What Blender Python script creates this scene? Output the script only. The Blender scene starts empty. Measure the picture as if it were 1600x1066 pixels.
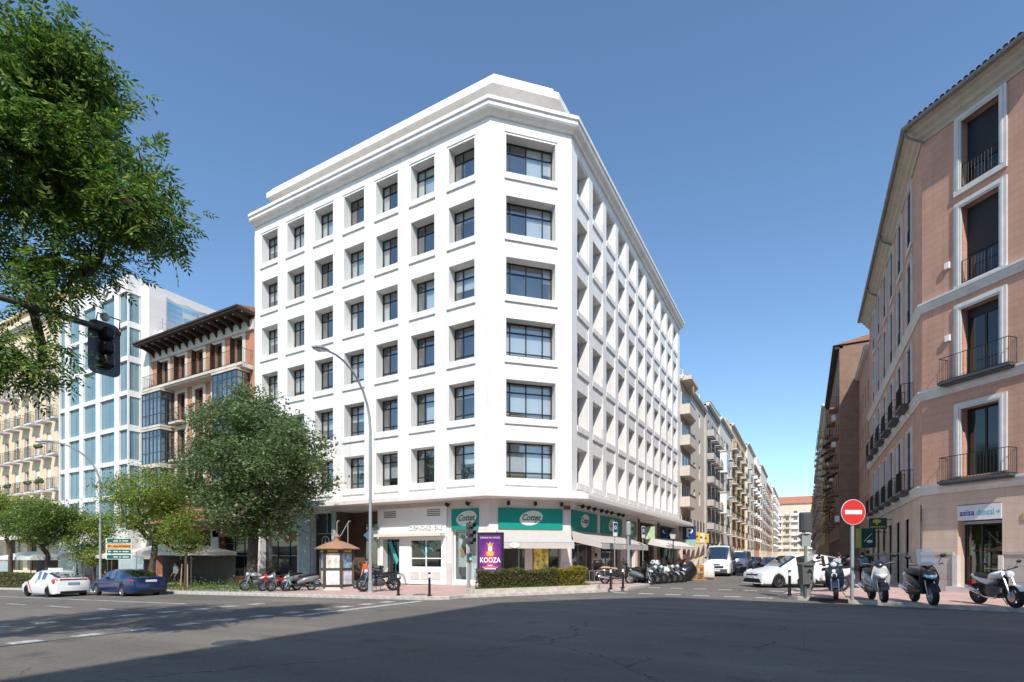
import bpy, math, random
import numpy as np
from mathutils import Vector, Matrix
R = math.radians
rng = random.Random(11)
scene = bpy.context.scene
C = scene.collection

# ------------------------------------------------------------------ camera, sky, sun, exposure
cam_d = bpy.data.cameras.new('camera'); cam = bpy.data.objects.new('camera', cam_d); C.objects.link(cam)
cam.location = (0, 0, 1.65); cam.rotation_euler = (R(90), 0, R(29.1))
cam_d.sensor_width = 36; cam_d.lens = 18.45; cam_d.shift_y = (868 - 533) / 1600
cam_d.clip_start = .1; cam_d.clip_end = 3000
scene.camera = cam
SUN = Vector((.48, -.87, 1.0)).normalized()
world = bpy.data.worlds.new('World'); scene.world = world; world.use_nodes = True
wn = world.node_tree.nodes; wl = world.node_tree.links
sky = wn.new('ShaderNodeTexSky'); sky.sky_type = 'NISHITA'; sky.sun_disc = False
sky.sun_elevation = math.asin(SUN.z); sky.sun_rotation = math.atan2(SUN.x, SUN.y)
sky.altitude = 100; sky.air_density = 1.0; sky.dust_density = .35; sky.ozone_density = 2.0
gm_ = wn.new('ShaderNodeVectorMath'); gm_.operation = 'MULTIPLY'; gm_.inputs[1].default_value = (.94, 1.09, 1.14); wl.new(sky.outputs[0], gm_.inputs[0]); wl.new(gm_.outputs[0], wn['Background'].inputs[0]); wn['Background'].inputs[1].default_value = .13
sd = bpy.data.lights.new('sun', 'SUN'); sd.energy = 3.8; sd.angle = R(.53); sd.color = (1, .945, .86)
so = bpy.data.objects.new('sun', sd); C.objects.link(so); so.location = (20, -30, 60)
so.rotation_euler = SUN.to_track_quat('Z', 'Y').to_euler()
vs = scene.view_settings; vs.view_transform = 'Standard'; vs.look = 'None'; vs.exposure = .46; vs.gamma = 1
vs.use_curve_mapping = False

# ------------------------------------------------------------------ materials
MATS = {}
def mat(name, col, rough=.65, var=.08, scale=3.0, bump=0, bscale=40, metal=0, spec=.4, emit=None, brick=None, stain=0, coat=0):
    if name in MATS: return MATS[name]
    m = bpy.data.materials.new(name); m.use_nodes = True; MATS[name] = m
    N = m.node_tree.nodes; L = m.node_tree.links; b = N['Principled BSDF']
    b.inputs['Roughness'].default_value = rough; b.inputs['Metallic'].default_value = metal
    b.inputs['Specular IOR Level'].default_value = spec
    if coat: b.inputs['Coat Weight'].default_value = coat; b.inputs['Coat Roughness'].default_value = .04
    tc = N.new('ShaderNodeTexCoord')
    src = None
    hgt = None
    c = (*col, 1)
    if brick:                                    # (width, height, mortar size, mortar colour, second colour)
        sx = N.new('ShaderNodeSeparateXYZ'); cx = N.new('ShaderNodeCombineXYZ')
        L.new(tc.outputs['Object'], sx.inputs[0])
        L.new(sx.outputs[0], cx.inputs[0]); L.new(sx.outputs[1 if len(brick) > 5 else 2], cx.inputs[1])
        bt = N.new('ShaderNodeTexBrick'); L.new(cx.outputs[0], bt.inputs['Vector'])
        bt.inputs['Scale'].default_value = 1; bt.inputs['Brick Width'].default_value = brick[0]
        bt.inputs['Row Height'].default_value = brick[1]; bt.inputs['Mortar Size'].default_value = brick[2]
        bt.inputs['Color1'].default_value = c; bt.inputs['Color2'].default_value = (*brick[4], 1)
        bt.inputs['Mortar'].default_value = (*brick[3], 1); bt.inputs['Bias'].default_value = -.2
        src = bt.outputs[0]; hgt = bt.outputs['Fac']
    if var:
        nz = N.new('ShaderNodeTexNoise'); nz.inputs['Scale'].default_value = scale; nz.inputs['Detail'].default_value = 6
        L.new(tc.outputs['Object'], nz.inputs[0])
        mr = N.new('ShaderNodeMapRange'); mr.inputs[1].default_value = .3; mr.inputs[2].default_value = .7
        mr.inputs[3].default_value = 1 - var; mr.inputs[4].default_value = 1 + var
        L.new(nz.outputs[0], mr.inputs[0])
        vm = N.new('ShaderNodeVectorMath'); vm.operation = 'SCALE'
        if src: L.new(src, vm.inputs[0])
        else: vm.inputs[0].default_value = col
        L.new(mr.outputs[0], vm.inputs['Scale']); src = vm.outputs[0]
    if stain:                                    # vertical streaks of dirt
        mp = N.new('ShaderNodeMapping'); mp.inputs['Scale'].default_value = (1.6, 1.6, .13)
        L.new(tc.outputs['Object'], mp.inputs[0])
        n2 = N.new('ShaderNodeTexNoise'); n2.inputs['Scale'].default_value = 1.5; n2.inputs['Detail'].default_value = 5
        L.new(mp.outputs[0], n2.inputs[0])
        m2 = N.new('ShaderNodeMapRange'); m2.inputs[1].default_value = .48; m2.inputs[2].default_value = .75
        m2.inputs[3].default_value = 1; m2.inputs[4].default_value = 1 - stain
        L.new(n2.outputs[0], m2.inputs[0])
        v2 = N.new('ShaderNodeVectorMath'); v2.operation = 'SCALE'
        if src: L.new(src, v2.inputs[0])
        else: v2.inputs[0].default_value = col
        L.new(m2.outputs[0], v2.inputs['Scale']); src = v2.outputs[0]
    if src: L.new(src, b.inputs['Base Color'])
    else: b.inputs['Base Color'].default_value = c
    if bump or (brick and hgt):
        bp = N.new('ShaderNodeBump'); bp.inputs['Distance'].default_value = .02
        if bump:
            n3 = N.new('ShaderNodeTexNoise'); n3.inputs['Scale'].default_value = bscale; n3.inputs['Detail'].default_value = 4
            L.new(tc.outputs['Object'], n3.inputs[0]); L.new(n3.outputs[0], bp.inputs['Height']); bp.inputs['Strength'].default_value = bump
        else:
            bp.invert = True; L.new(hgt, bp.inputs['Height']); bp.inputs['Strength'].default_value = .4
        L.new(bp.outputs[0], b.inputs['Normal'])
    if emit: b.inputs['Emission Color'].default_value = (*emit[0], 1); b.inputs['Emission Strength'].default_value = emit[1]
    return m

def glass(name, tint=(.85, .9, .92), refl=1.0, rough=.02):
    if name in MATS: return MATS[name]
    m = bpy.data.materials.new(name); m.use_nodes = True; MATS[name] = m
    N = m.node_tree.nodes; L = m.node_tree.links; N.remove(N['Principled BSDF'])
    t = N.new('ShaderNodeBsdfTransparent'); t.inputs[0].default_value = (*tint, 1)
    g = N.new('ShaderNodeBsdfGlossy'); g.inputs['Roughness'].default_value = rough
    lw = N.new('ShaderNodeLayerWeight'); lw.inputs[0].default_value = .35
    mr = N.new('ShaderNodeMapRange'); mr.inputs[3].default_value = .22 * refl; mr.inputs[4].default_value = min(.9, .75 * refl)
    L.new(lw.outputs['Facing'], mr.inputs[0])
    mx = N.new('ShaderNodeMixShader'); L.new(mr.outputs[0], mx.inputs[0]); L.new(t.outputs[0], mx.inputs[1]); L.new(g.outputs[0], mx.inputs[2])
    L.new(mx.outputs[0], N['Material Output'].inputs[0])
    return m

def dglass(name, col, rough=.04, var=.3, spec=.9):     # opaque dark glazing of far windows
    return mat(name, col, rough=rough, var=var, scale=.35, spec=spec)

def leafmat(name, c1, c2, c3):
    if name in MATS: return MATS[name]
    m = bpy.data.materials.new(name); m.use_nodes = True; MATS[name] = m
    N = m.node_tree.nodes; L = m.node_tree.links; N.remove(N['Principled BSDF'])
    ge = N.new('ShaderNodeNewGeometry'); cr = N.new('ShaderNodeValToRGB')
    e = cr.color_ramp.elements; e[0].color = (*c1, 1); e[1].color = (*c3, 1); e[1].position = 1
    k = e.new(.6); k.color = (*c2, 1)
    L.new(ge.outputs['Random Per Island'], cr.inputs[0])
    d = N.new('ShaderNodeBsdfPrincipled'); d.inputs['Roughness'].default_value = .5; d.inputs['Specular IOR Level'].default_value = .35
    t = N.new('ShaderNodeBsdfTranslucent'); mx = N.new('ShaderNodeMixShader'); mx.inputs[0].default_value = .38
    L.new(cr.outputs[0], d.inputs['Base Color'])
    hs = N.new('ShaderNodeHueSaturation'); hs.inputs['Value'].default_value = 1.5; hs.inputs['Hue'].default_value = .495
    L.new(cr.outputs[0], hs.inputs['Color']); L.new(hs.outputs[0], t.inputs[0])
    L.new(d.outputs[0], mx.inputs[1]); L.new(t.outputs[0], mx.inputs[2]); L.new(mx.outputs[0], N['Material Output'].inputs[0])
    return m

# ------------------------------------------------------------------ mesh builder
class MB:
    def __init__(s): s.v = []; s.f = []; s.m = []; s.k = 0
    def add(s, vs, fs, M=None):
        o = len(s.v)
        if M is not None: vs = [tuple(M @ Vector(p)) for p in vs]
        s.v += [tuple(p) for p in vs]; s.f += [tuple(i + o for i in f) for f in fs]; s.m += [s.k] * len(fs)
        return s
    def box(s, x0, x1, y0, y1, z0, z1, M=None):
        return s.add([(x0,y0,z0),(x1,y0,z0),(x1,y1,z0),(x0,y1,z0),(x0,y0,z1),(x1,y0,z1),(x1,y1,z1),(x0,y1,z1)],
                     [(0,3,2,1),(4,5,6,7),(0,1,5,4),(1,2,6,5),(2,3,7,6),(3,0,4,7)], M)
    def cbox(s, c, sz, M=None):
        return s.box(c[0]-sz[0]/2, c[0]+sz[0]/2, c[1]-sz[1]/2, c[1]+sz[1]/2, c[2]-sz[2]/2, c[2]+sz[2]/2, M)
    def quad(s, a, b, c, d): return s.add([a, b, c, d], [(0,1,2,3)])
    def prism(s, poly, a, b, axis='z', M=None):
        n = len(poly)
        def P(p, h): return (p[0],p[1],h) if axis=='z' else ((p[0],h,p[1]) if axis=='y' else (h,p[0],p[1]))
        vs = [P(p,a) for p in poly] + [P(p,b) for p in poly]
        return s.add(vs, [tuple(range(n))[::-1], tuple(range(n,2*n))] + [(i,(i+1)%n,n+(i+1)%n,n+i) for i in range(n)], M)
    def tube(s, pts, r, n=8, cap=True, M=None):
        pts = [Vector(p) for p in pts]; rr = r if isinstance(r, (list, tuple)) else [r]*len(pts)
        vs = []; fs = []
        up = None
        for i, p in enumerate(pts):
            d = (pts[min(i+1,len(pts)-1)] - pts[max(i-1,0)]).normalized()
            if up is None: up = Vector((0,0,1)) if abs(d.z) < .9 else Vector((1,0,0))
            a = d.cross(up).normalized(); b = a.cross(d).normalized(); up = b
            for k in range(n):
                t = 2*math.pi*k/n; vs.append(p + (a*math.cos(t) + b*math.sin(t))*rr[i])
        for i in range(len(pts)-1):
            for k in range(n): fs.append((i*n+k, i*n+(k+1)%n, (i+1)*n+(k+1)%n, (i+1)*n+k))
        if cap: fs += [tuple(range(n))[::-1], tuple(range((len(pts)-1)*n, len(pts)*n))]
        return s.add(vs, fs, M)
    def lathe(s, prof, n=16, M=None, cap=True):
        vs = []; fs = []
        for r, z in prof:
            for k in range(n): t = 2*math.pi*k/n; vs.append((r*math.cos(t), r*math.sin(t), z))
        for i in range(len(prof)-1):
            for k in range(n): fs.append((i*n+k, i*n+(k+1)%n, (i+1)*n+(k+1)%n, (i+1)*n+k))
        if cap: fs += [tuple(range(n))[::-1], tuple(range((len(prof)-1)*n, len(prof)*n))]
        return s.add(vs, fs, M)
    def ball(s, c, r, nu=10, nv=7, M=None):
        r = r if isinstance(r, (list, tuple)) else (r, r, r)
        T = Matrix.Translation(c) @ Matrix.Diagonal((*r, 1))
        if M is not None: T = M @ T
        return s.lathe([(max(.001, math.sin(math.pi*i/nv)), -math.cos(math.pi*i/nv)) for i in range(nv+1)], nu, T)
    def loft(s, secs, n=12, M=None, pw=2.0):     # secs: (x, yc, zc, ry, rz) superellipse rings along x
        vs = []; fs = []
        for x, yc, zc, ry, rz in secs:
            for k in range(n):
                t = 2*math.pi*k/n; c_, s_ = math.cos(t), math.sin(t)
                vs.append((x, yc + ry*math.copysign(abs(c_)**(2/pw), c_), zc + rz*math.copysign(abs(s_)**(2/pw), s_)))
        for i in range(len(secs)-1):
            for k in range(n): fs.append((i*n+k, i*n+(k+1)%n, (i+1)*n+(k+1)%n, (i+1)*n+k))
        fs += [tuple(range(n))[::-1], tuple(range((len(secs)-1)*n, len(secs)*n))]
        return s.add(vs, fs, M)
    def sweep(s, prof, path, closed=False):      # prof: (out, z), out to the right of travel; mitred
        n = len(path); P = [Vector(p) for p in path]; vs = []; fs = []; q = len(prof)
        for i in range(n):
            a = (P[i]-P[i-1]).normalized() if (i > 0 or closed) else None
            b = (P[(i+1)%n]-P[i]).normalized() if (i < n-1 or closed) else None
            if a is None: a = b
            if b is None: b = a
            na = Vector((a.y,-a.x)); nb = Vector((b.y,-b.x)); mm = (na+nb).normalized(); mm /= max(.2, mm.dot(na))
            for o, z in prof: vs.append((P[i].x+mm.x*o, P[i].y+mm.y*o, z))
        for i in range(n if closed else n-1):
            j = (i+1) % n
            for k in range(q): fs.append((i*q+k, j*q+k, j*q+(k+1)%q, i*q+(k+1)%q))
        if not closed: fs += [tuple(range(q)), tuple(range((n-1)*q, n*q))[::-1]]
        return s.add(vs, fs)
    def wall(s, u0, u1, z0, z1, holes, y=0, back=False):
        us = sorted({u0, u1, *[h[0] for h in holes], *[h[1] for h in holes]}); zs = sorted({z0, z1, *[h[2] for h in holes], *[h[3] for h in holes]})
        for i in range(len(us)-1):
            for j in range(len(zs)-1):
                a, b, c, d = us[i], us[i+1], zs[j], zs[j+1]; mu, mz = (a+b)/2, (c+d)/2
                if any(h[0] < mu < h[1] and h[2] < mz < h[3] for h in holes): continue
                s.quad((a,y,c),(b,y,c),(b,y,d),(a,y,d))
        for h in holes:
            a, b, c, d, e = h[:5]; e += y
            s.quad((a,y,c),(a,y,d),(a,e,d),(a,e,c)); s.quad((b,y,c),(b,e,c),(b,e,d),(b,y,d))
            s.quad((a,y,d),(b,y,d),(b,e,d),(a,e,d)); s.quad((a,y,c),(a,e,c),(b,e,c),(b,y,c))
            if back: s.quad((a,e,c),(b,e,c),(b,e,d),(a,e,d))
        return s
    def mesh(s, name, mats, smooth=None):
        me = bpy.data.meshes.new(name); me.from_pydata(s.v, [], s.f)
        for m in (mats if isinstance(mats, (list, tuple)) else [mats]): me.materials.append(m)
        if max(s.m, default=0) > 0: me.polygons.foreach_set('material_index', s.m)
        if smooth is not None:
            me.polygons.foreach_set('use_smooth', [True]*len(s.f))
            try: me.set_sharp_from_angle(angle=R(smooth))
            except Exception: pass
        me.update(); return me
    def build(s, name, mats, parent=None, fr=None, loc=None, rz=0, smooth=None):
        return obj(name, s.mesh(name, mats, smooth), parent, fr, loc, rz)

def obj(name, me, parent=None, fr=None, loc=None, rz=0, scale=None):
    o = bpy.data.objects.new(name, me); C.objects.link(o)
    if fr is not None:
        p = Vector((fr.o[0], fr.o[1], 0)) if loc is None else Vector(fr.p(*loc))
        if parent is not None: p = p - base(parent)
        o.location = p; o.rotation_euler = (0, 0, fr.rz)
    else:
        o.location = loc or (0, 0, 0); o.rotation_euler = (0, 0, rz)
    if scale: o.scale = scale
    if parent is not None: o.parent = parent
    return o
def base(o):
    p = Vector(o.location)
    if o.parent: p += base(o.parent)
    return p
def sub(name, me, win, loc=(0,0,0), scale=None):      # sub-part in its part's own coordinates
    o = bpy.data.objects.new(name, me); C.objects.link(o); o.parent = win; o.location = loc
    if scale: o.scale = scale
    return o
class F:                                          # facade frame: u along, y inward, z up
    def __init__(s, x, y, tx, ty):
        l = math.hypot(tx, ty); s.o = (x, y); s.t = (tx/l, ty/l); s.n = (ty/l, -tx/l); s.rz = math.atan2(ty, tx)
    def p(s, u, y=0, z=0): return (s.o[0]+s.t[0]*u-s.n[0]*y, s.o[1]+s.t[1]*u-s.n[1]*y, z)
def tag(o, label=None, cat=None, group=None, kind=None):
    if label: o['label'] = label
    if cat: o['category'] = cat
    if group: o['group'] = group
    if kind: o['kind'] = kind
    return o
def thing(name, label, cat, loc=(0,0,0), rz=0, group=None):
    o = bpy.data.objects.new(name, None); C.objects.link(o); o.location = loc; o.rotation_euler = (0,0,rz)
    o.empty_display_size = .3
    return tag(o, label, cat, group)
def struct(o): o['kind'] = 'structure'; return o
_tx = {}
def text(s, size, m, name='lettering', parent=None, fr=None, loc=None, rz=0, shear=0, depth=.01, rx=90, align='CENTER', bold=0, sx=1):
    k = (s, size, shear, depth, bold, align, m.name)
    if k not in _tx:
        cu = bpy.data.curves.new('t', 'FONT'); cu.body = s; cu.size = size; cu.shear = shear; cu.extrude = depth; cu.align_x = align; cu.align_y = 'CENTER'; cu.offset = bold
        to = bpy.data.objects.new('t', cu); C.objects.link(to)
        dg = bpy.context.evaluated_depsgraph_get(); me = bpy.data.meshes.new_from_object(to.evaluated_get(dg)); bpy.data.objects.remove(to)
        me.transform(Matrix.Rotation(R(90), 4, 'X')); me.materials.clear(); me.materials.append(m); _tx[k] = me
    o = obj(name, _tx[k], parent, fr, loc, rz)
    if sx != 1: o.scale = (sx, 1, 1)
    return o

# the avenue falls gently towards the left
def zg(x): return .022*min(0, x+7.2)
def G(x, y, off=.13): return (x, y, zg(x)+off)
CAM = Vector((0, 0, 1.65))
def rescale(o, k=1.16):
    o.location = CAM + k*(Vector(o.location)-CAM); o.scale = Vector(o.scale)*k
# colours
WHITE = mat('white_render', (.78, .765, .735), .7, .04, .8, bump=.05, bscale=60, stain=.15)
WHITE2 = mat('white_stone', (.79, .775, .745), .65, .03, 2, brick=(1.6, 1.52, .006, (.52, .51, .49), (.75, .735, .705)), stain=.10)
SOFFIT = mat('soffit_plaster', (.72, .69, .64), .8, .04)
DARKFR = mat('dark_frame', (.016, .024, .025), .4, 0)
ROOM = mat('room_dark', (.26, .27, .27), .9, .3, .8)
BLIND = mat('roller_blind', (.66, .70, .70), .8, .03)
CREAM = mat('cream_cupboard', (.62, .52, .36), .8, .1)
GLASS = glass('window_glass')
SHOPGLASS = glass('shop_glass', (.75, .82, .82), .38)
GREEN = mat('shop_green', (.0, .255, .205), .45, .02)
PALE = mat('pale_stone', (.60, .56, .52), .7, .06, 2, stain=.1)
GREYM = mat('galvanised_grey', (.36, .38, .39), .45, .06, metal=.3)
DKGREY = mat('dark_grey_metal', (.07, .075, .08), .5, .05)
BLACK = mat('black_plastic', (.012, .012, .013), .45, .1)
RUB = mat('tyre_rubber', (.016, .016, .017), .8, .15, 12)
CHROME = mat('chrome', (.65, .66, .68), .18, 0, metal=1)
ALLOY = mat('alloy', (.42, .43, .45), .3, .05, metal=.8)
IRON = mat('wrought_iron', (.012, .013, .015), .5, .1)
CANVAS = mat('grey_canvas', (.50, .47, .44), .85, .05, 6)
LAMPGLASS = mat('clear_lens', (.62, .66, .70), .12, .05, spec=.9)
REDL = mat('red_lens', (.42, .012, .018), .2, .05, spec=.8)
ORL = mat('orange_lens', (.6, .16, .02), .25, .05)
PLATE = mat('number_plate', (.72, .73, .74), .4, .03)
# ------------------------------------------------------------------ ground
def asphalt():
    m = bpy.data.materials.new('asphalt'); m.use_nodes = True
    N = m.node_tree.nodes; L = m.node_tree.links; b = N['Principled BSDF']; b.inputs['Roughness'].default_value = .85; b.inputs['Specular IOR Level'].default_value = .25
    tc = N.new('ShaderNodeTexCoord'); V = tc.outputs['Object']
    def noise(sc, det, vec=V, rough=.5):
        n = N.new('ShaderNodeTexNoise'); n.inputs['Scale'].default_value = sc; n.inputs['Detail'].default_value = det; n.inputs['Roughness'].default_value = rough; L.new(vec, n.inputs[0]); return n
    def rng_(x, a, b_, c, d):
        r = N.new('ShaderNodeMapRange'); L.new(x, r.inputs[0])
        for i, v in enumerate((a, b_, c, d)): r.inputs[i+1].default_value = v
        return r.outputs[0]
    def mul(a, b_):
        k = N.new('ShaderNodeMath'); k.operation = 'MULTIPLY'; L.new(a, k.inputs[0]); L.new(b_, k.inputs[1]); return k.outputs[0]
    fine = rng_(noise(60, 4, rough=.85).outputs[0], .32, .68, .55, 1.42)
    big = rng_(noise(.22, 5).outputs[0], .35, .65, .86, 1.12)
    mp = N.new('ShaderNodeMapping'); mp.inputs['Scale'].default_value = (.05, 1.1, 1); L.new(V, mp.inputs[0])
    track = rng_(noise(1, 4, mp.outputs[0]).outputs[0], .35, .65, .90, 1.08)
    # cracks: thin lines of a warped cell pattern, kept only in places
    w = noise(1.3, 6); mixv = N.new('ShaderNodeVectorMath'); mixv.operation = 'SCALE'; mixv.inputs['Scale'].default_value = .9; L.new(w.outputs[1], mixv.inputs[0])
    ad = N.new('ShaderNodeVectorMath'); L.new(V, ad.inputs[0]); L.new(mixv.outputs[0], ad.inputs[1])
    vo = N.new('ShaderNodeTexVoronoi'); vo.feature = 'DISTANCE_TO_EDGE'; vo.inputs['Scale'].default_value = .16; L.new(ad.outputs[0], vo.inputs[0])
    ln = rng_(vo.outputs[0], .0, .0035, .25, 1.0)
    msk = rng_(noise(.35, 2).outputs[0], .47, .53, 0, 1)
    mx = N.new('ShaderNodeMix'); L.new(msk, mx.inputs[0]); mx.inputs[2].default_value = 1; L.new(ln, mx.inputs[3])
    # rectangular repair patches
    bt = N.new('ShaderNodeTexBrick'); L.new(V, bt.inputs[0]); bt.inputs['Scale'].default_value = 1; bt.inputs['Brick Width'].default_value = 9; bt.inputs['Row Height'].default_value = 3.6
    bt.inputs['Mortar Size'].default_value = .012; bt.inputs['Color1'].default_value = (.93,.93,.93,1); bt.inputs['Color2'].default_value = (1.06,1.06,1.06,1); bt.inputs['Mortar'].default_value = (.78,.78,.78,1)
    med = rng_(noise(14, 5, rough=.7).outputs[0], .3, .7, .84, 1.14)
    oil = rng_(noise(.9, 3).outputs[0], .60, .70, 1.0, .74)
    spot = rng_(noise(3.5, 2).outputs[0], .66, .72, 1.0, .80)
    tot = mul(mul(mul(mul(fine, big), mul(track, mx.outputs[0])), bt.outputs[0]), mul(med, mul(oil, spot)))
    vm = N.new('ShaderNodeVectorMath'); vm.operation = 'SCALE'; vm.inputs[0].default_value = (.172, .155, .133); L.new(tot, vm.inputs['Scale']); L.new(vm.outputs[0], b.inputs['Base Color'])
    bp = N.new('ShaderNodeBump'); bp.inputs['Strength'].default_value = .55; bp.inputs['Distance'].default_value = .012
    L.new(noise(110, 3, rough=.8).outputs[0], bp.inputs['Height']); L.new(bp.outputs[0], b.inputs['Normal'])
    return m
ASPH = asphalt()
road = struct(MB().add([(-7.2,-400,0),(600,-400,0),(600,900,0),(-7.2,900,0),(-600,-400,zg(-600)),(-600,900,zg(-600))], [(0,1,2,3),(4,0,3,5)]).build('road', ASPH))
PAVE = mat('pink_paving', (.50, .33, .28), .8, .14, 1.1, brick=(.4, .4, .008, (.36, .28, .25), (.56, .40, .35), 1))
PAVE2 = mat('grey_paving', (.42, .39, .36), .8, .14, 1.1, brick=(.6, .4, .008, (.27, .25, .23), (.47, .44, .41), 1))
KERB = mat('granite_kerb', (.46, .43, .39), .8, .2, 5, bump=.3, bscale=30)
PAINT = mat('road_paint', (.52, .52, .50), .7, .18, 9)
def worn(m):
    N = m.node_tree.nodes; L = m.node_tree.links; b = N['Principled BSDF']; src = b.inputs['Base Color'].links[0].from_socket
    ge = N.new('ShaderNodeNewGeometry'); n = N.new('ShaderNodeTexNoise'); n.inputs['Scale'].default_value = 7; n.inputs['Detail'].default_value = 8; n.inputs['Roughness'].default_value = .75; L.new(ge.outputs['Position'], n.inputs[0])
    r = N.new('ShaderNodeMapRange'); L.new(n.outputs[0], r.inputs[0]); r.inputs[1].default_value = .47; r.inputs[2].default_value = .60; r.inputs[4].default_value = .85
    mx = N.new('ShaderNodeMix'); mx.data_type = 'RGBA'; L.new(r.outputs[0], mx.inputs[0]); L.new(src, mx.inputs[6]); mx.inputs[7].default_value = (.17,.167,.16,1); L.new(mx.outputs[2], b.inputs['Base Color'])
worn(PAINT)
GRAN = mat('granite_border', (.47, .43, .37), .8, .16, 4, bump=.2, bscale=30)

kerbA = [(-140, 16.6), (-13.0, 16.6), (-12.4, 17.1), (-12.3, 18.0), (-8.2, 22.5), (-7.25, 24.2), (-7.25, 28.2), (-8.9, 29.2), (-8.9, 280)]
kerbB = [(2.3, 240), (2.3, 29.0), (-.3, 27.2), (-.75, 22.9), (-.2, 22.05), (2.6, 20.85), (5.6, 20.35), (45, 18)]
def slope(mb):
    mb.v = [(x, y, z+zg(x)) for x, y, z in mb.v]; return mb
pavA = struct(slope(MB().prism(kerbA + [(-140, 280)], -.1, .13)).build('pavement', PAVE))
pavB = struct(MB().prism(kerbB + [(45, 240)], -.1, .13).build('pavement', PAVE))
pavL = struct(slope(MB().prism([(-139, 16.9), (-24.2, 16.9), (-24.2, 26), (-139, 26)], .13, .134)).build('pavement_strip', PAVE2, pavA))
def kerbstones(path, par, lo, hi):
    me = {}
    for a, b in zip(path, path[1:]):
        a = Vector(a); b = Vector(b); L = (b-a).length; d = (b-a)/L; n = max(1, round(L)); l = L/n
        for i in range(n):
            c = a + d*(i+.5)*l
            if not (lo[0] < c.x < hi[0] and lo[1] < c.y < hi[1]): continue
            k = round(l, 3)
            if k not in me: me[k] = MB().prism([(-.16,-.06),(-.13,.0),(.0,.006),(.012,-.012),(.02,-.2),(-.16,-.2)], -k/2+.006, k/2-.006, 'y').mesh('kerb_stone', KERB)
            o = obj('kerb_stone', me[k], par); n_ = Vector((d.y, -d.x))
            o.location = (c.x+n_.x*.0, c.y+n_.y*.0, .135+zg(c.x)+rng.uniform(-.003,.004)); o.rotation_euler = (0, rng.uniform(-.01,.01), math.atan2(n_.y, n_.x)+rng.uniform(-.004,.004))
kerbstones(kerbA, pavA, (-62, 8), (0, 66))
kerbstones(kerbB, pavB, (-3, 16), (9, 60))
# drain mouth in the kerb of the right corner
MB().box(-.6,.6,-.09,.1,-.11,.0).build('drain_mouth', BLACK, pavB, loc=(.75, 21.62, .139), rz=math.atan2(-1.2, 2.8))
dash = MB().box(-.26,.26,-.26,.26,0,.002).mesh('dash', PAINT)
dash2 = MB().box(-.3,.3,-.2,.2,0,.002).mesh('dash', PAINT)
def mark(me, x, y, rz=0, z=.004):
    o = obj('crossing_dash', me, road, loc=(x+rng.uniform(-.02,.02), y, zg(x)+z), rz=rz+rng.uniform(-.02,.02)); o.rotation_euler[1] = -.022 if x < -7.2 else 0
for i in range(11): mark(dash, -14.1, 4.6+i*1.08)
for i in range(9): mark(dash, -18.7, 4.4+i*1.08)
for i in range(6): mark(dash2, -7.1+i*1.15, 22.55)
for i in range(6): mark(dash2, -6.7+i*1.12, 27.0)
def line(nm, mb, x, y, rz=0):
    o = mb.build(nm, PAINT, road, loc=(x, y, zg(x)+.005), rz=rz); o.rotation_euler[1] = -.022 if x < -7.2 else 0
line('stop_line', MB().box(-.18,.18,-2.9,2.9,0,.002), -13.0, 13.2)
for i in range(9): line('lane_dash', MB().box(-1,1,-.07,.07,0,.002), -22-i*4.2, 9.6)
line('edge_line', MB().box(-18,18,-.08,.08,0,.002), -40, 12.2)
def manhole(x, y, par, z):
    MB().lathe([(.34,-.002),(.34,.004),(.31,.006),(.05,.006)], 20).build('manhole_cover', DKGREY, par, loc=(x, y, z))
manhole(-9.8, 6.3, road, zg(-9.8)+.003); manhole(-14.4, 17.8, pavA, zg(-14.4)+.133)

# ------------------------------------------------------------------ white corner building
A = (-31.65, 22.0); B = (-13.5, 22.0); D = (-10.45, 25.05); E_ = (-10.45, 51.8)
wb = thing('corner_building', 'tall white office building with chamfered corner and deep square windows', 'building', (-13.5, 22, 0))
W0 = wb.location
FL = F(*A, 1, 0); FC = F(*B, 1, 1); FR = F(*D, 0, 1)
HL, HC, HR = 18.15, 4.313, 26.75
ZT = 23.25
zb = [5.5 + 3.04*k for k in range(6)]
OH = 1.88
winL = [(HL-.92-1.58-2.5*k, HL-.92-2.5*k) for k in range(7)]
winC = [(.85, 3.46)]
winR = [(.85+2.325*k, 2.38+2.325*k) for k in range(11)]
DEP = .6
for fr, ws, ln in ((FL, winL, HL), (FC, winC, HC), (FR, winR, HR)):
    holes = [(a, b, z, z+OH, DEP-.04) for a, b in ws for z in zb]
    MB().wall(0, ln, 4.6, ZT, holes, y=.04).build('wall', WHITE, wb, fr)
# piers stand proud between the window bays
def piers(fr, edges, z0=4.8, z1=ZT-.55):
    for a, b in edges:
        MB().box(a, b, -.02, .05, z0, z1).build('pier', WHITE2, wb, fr)
def gaps(ws, ln, inset=.0):
    w = sorted(ws); e = []; p = 0
    for a, b in w: e.append((p+.0, a-.1)); p = b+.1
    e.append((p, ln)); return e
gl = gaps(winL, HL); gr = gaps(winR, HR); gc = gaps(winC, HC)
gl[0] = (-.001, gl[0][1]); piers(FL, gl[:-1]); piers(FR, gr[1:])
for a, b in (gl[-1],): MB().sweep([(.02,4.8),(.02,ZT-.55),(-.05,ZT-.55),(-.05,4.8)], [FL.p(a)[:2], B, FC.p(gc[0][1])[:2]]).build('corner_pier', WHITE2, wb, loc=-W0)
MB().sweep([(.02,4.8),(.02,ZT-.55),(-.05,ZT-.55),(-.05,4.8)], [FC.p(gc[1][0])[:2], D, FR.p(gr[0][1])[:2]]).build('corner_pier', WHITE2, wb, loc=-W0)
path = [A, B, D, E_]
MB().sweep([(.0,ZT-.56),(.0,ZT+.1),(-.2,ZT+.1),(-.2,ZT-.56)], path).build('frieze', WHITE, wb, loc=-W0)
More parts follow.
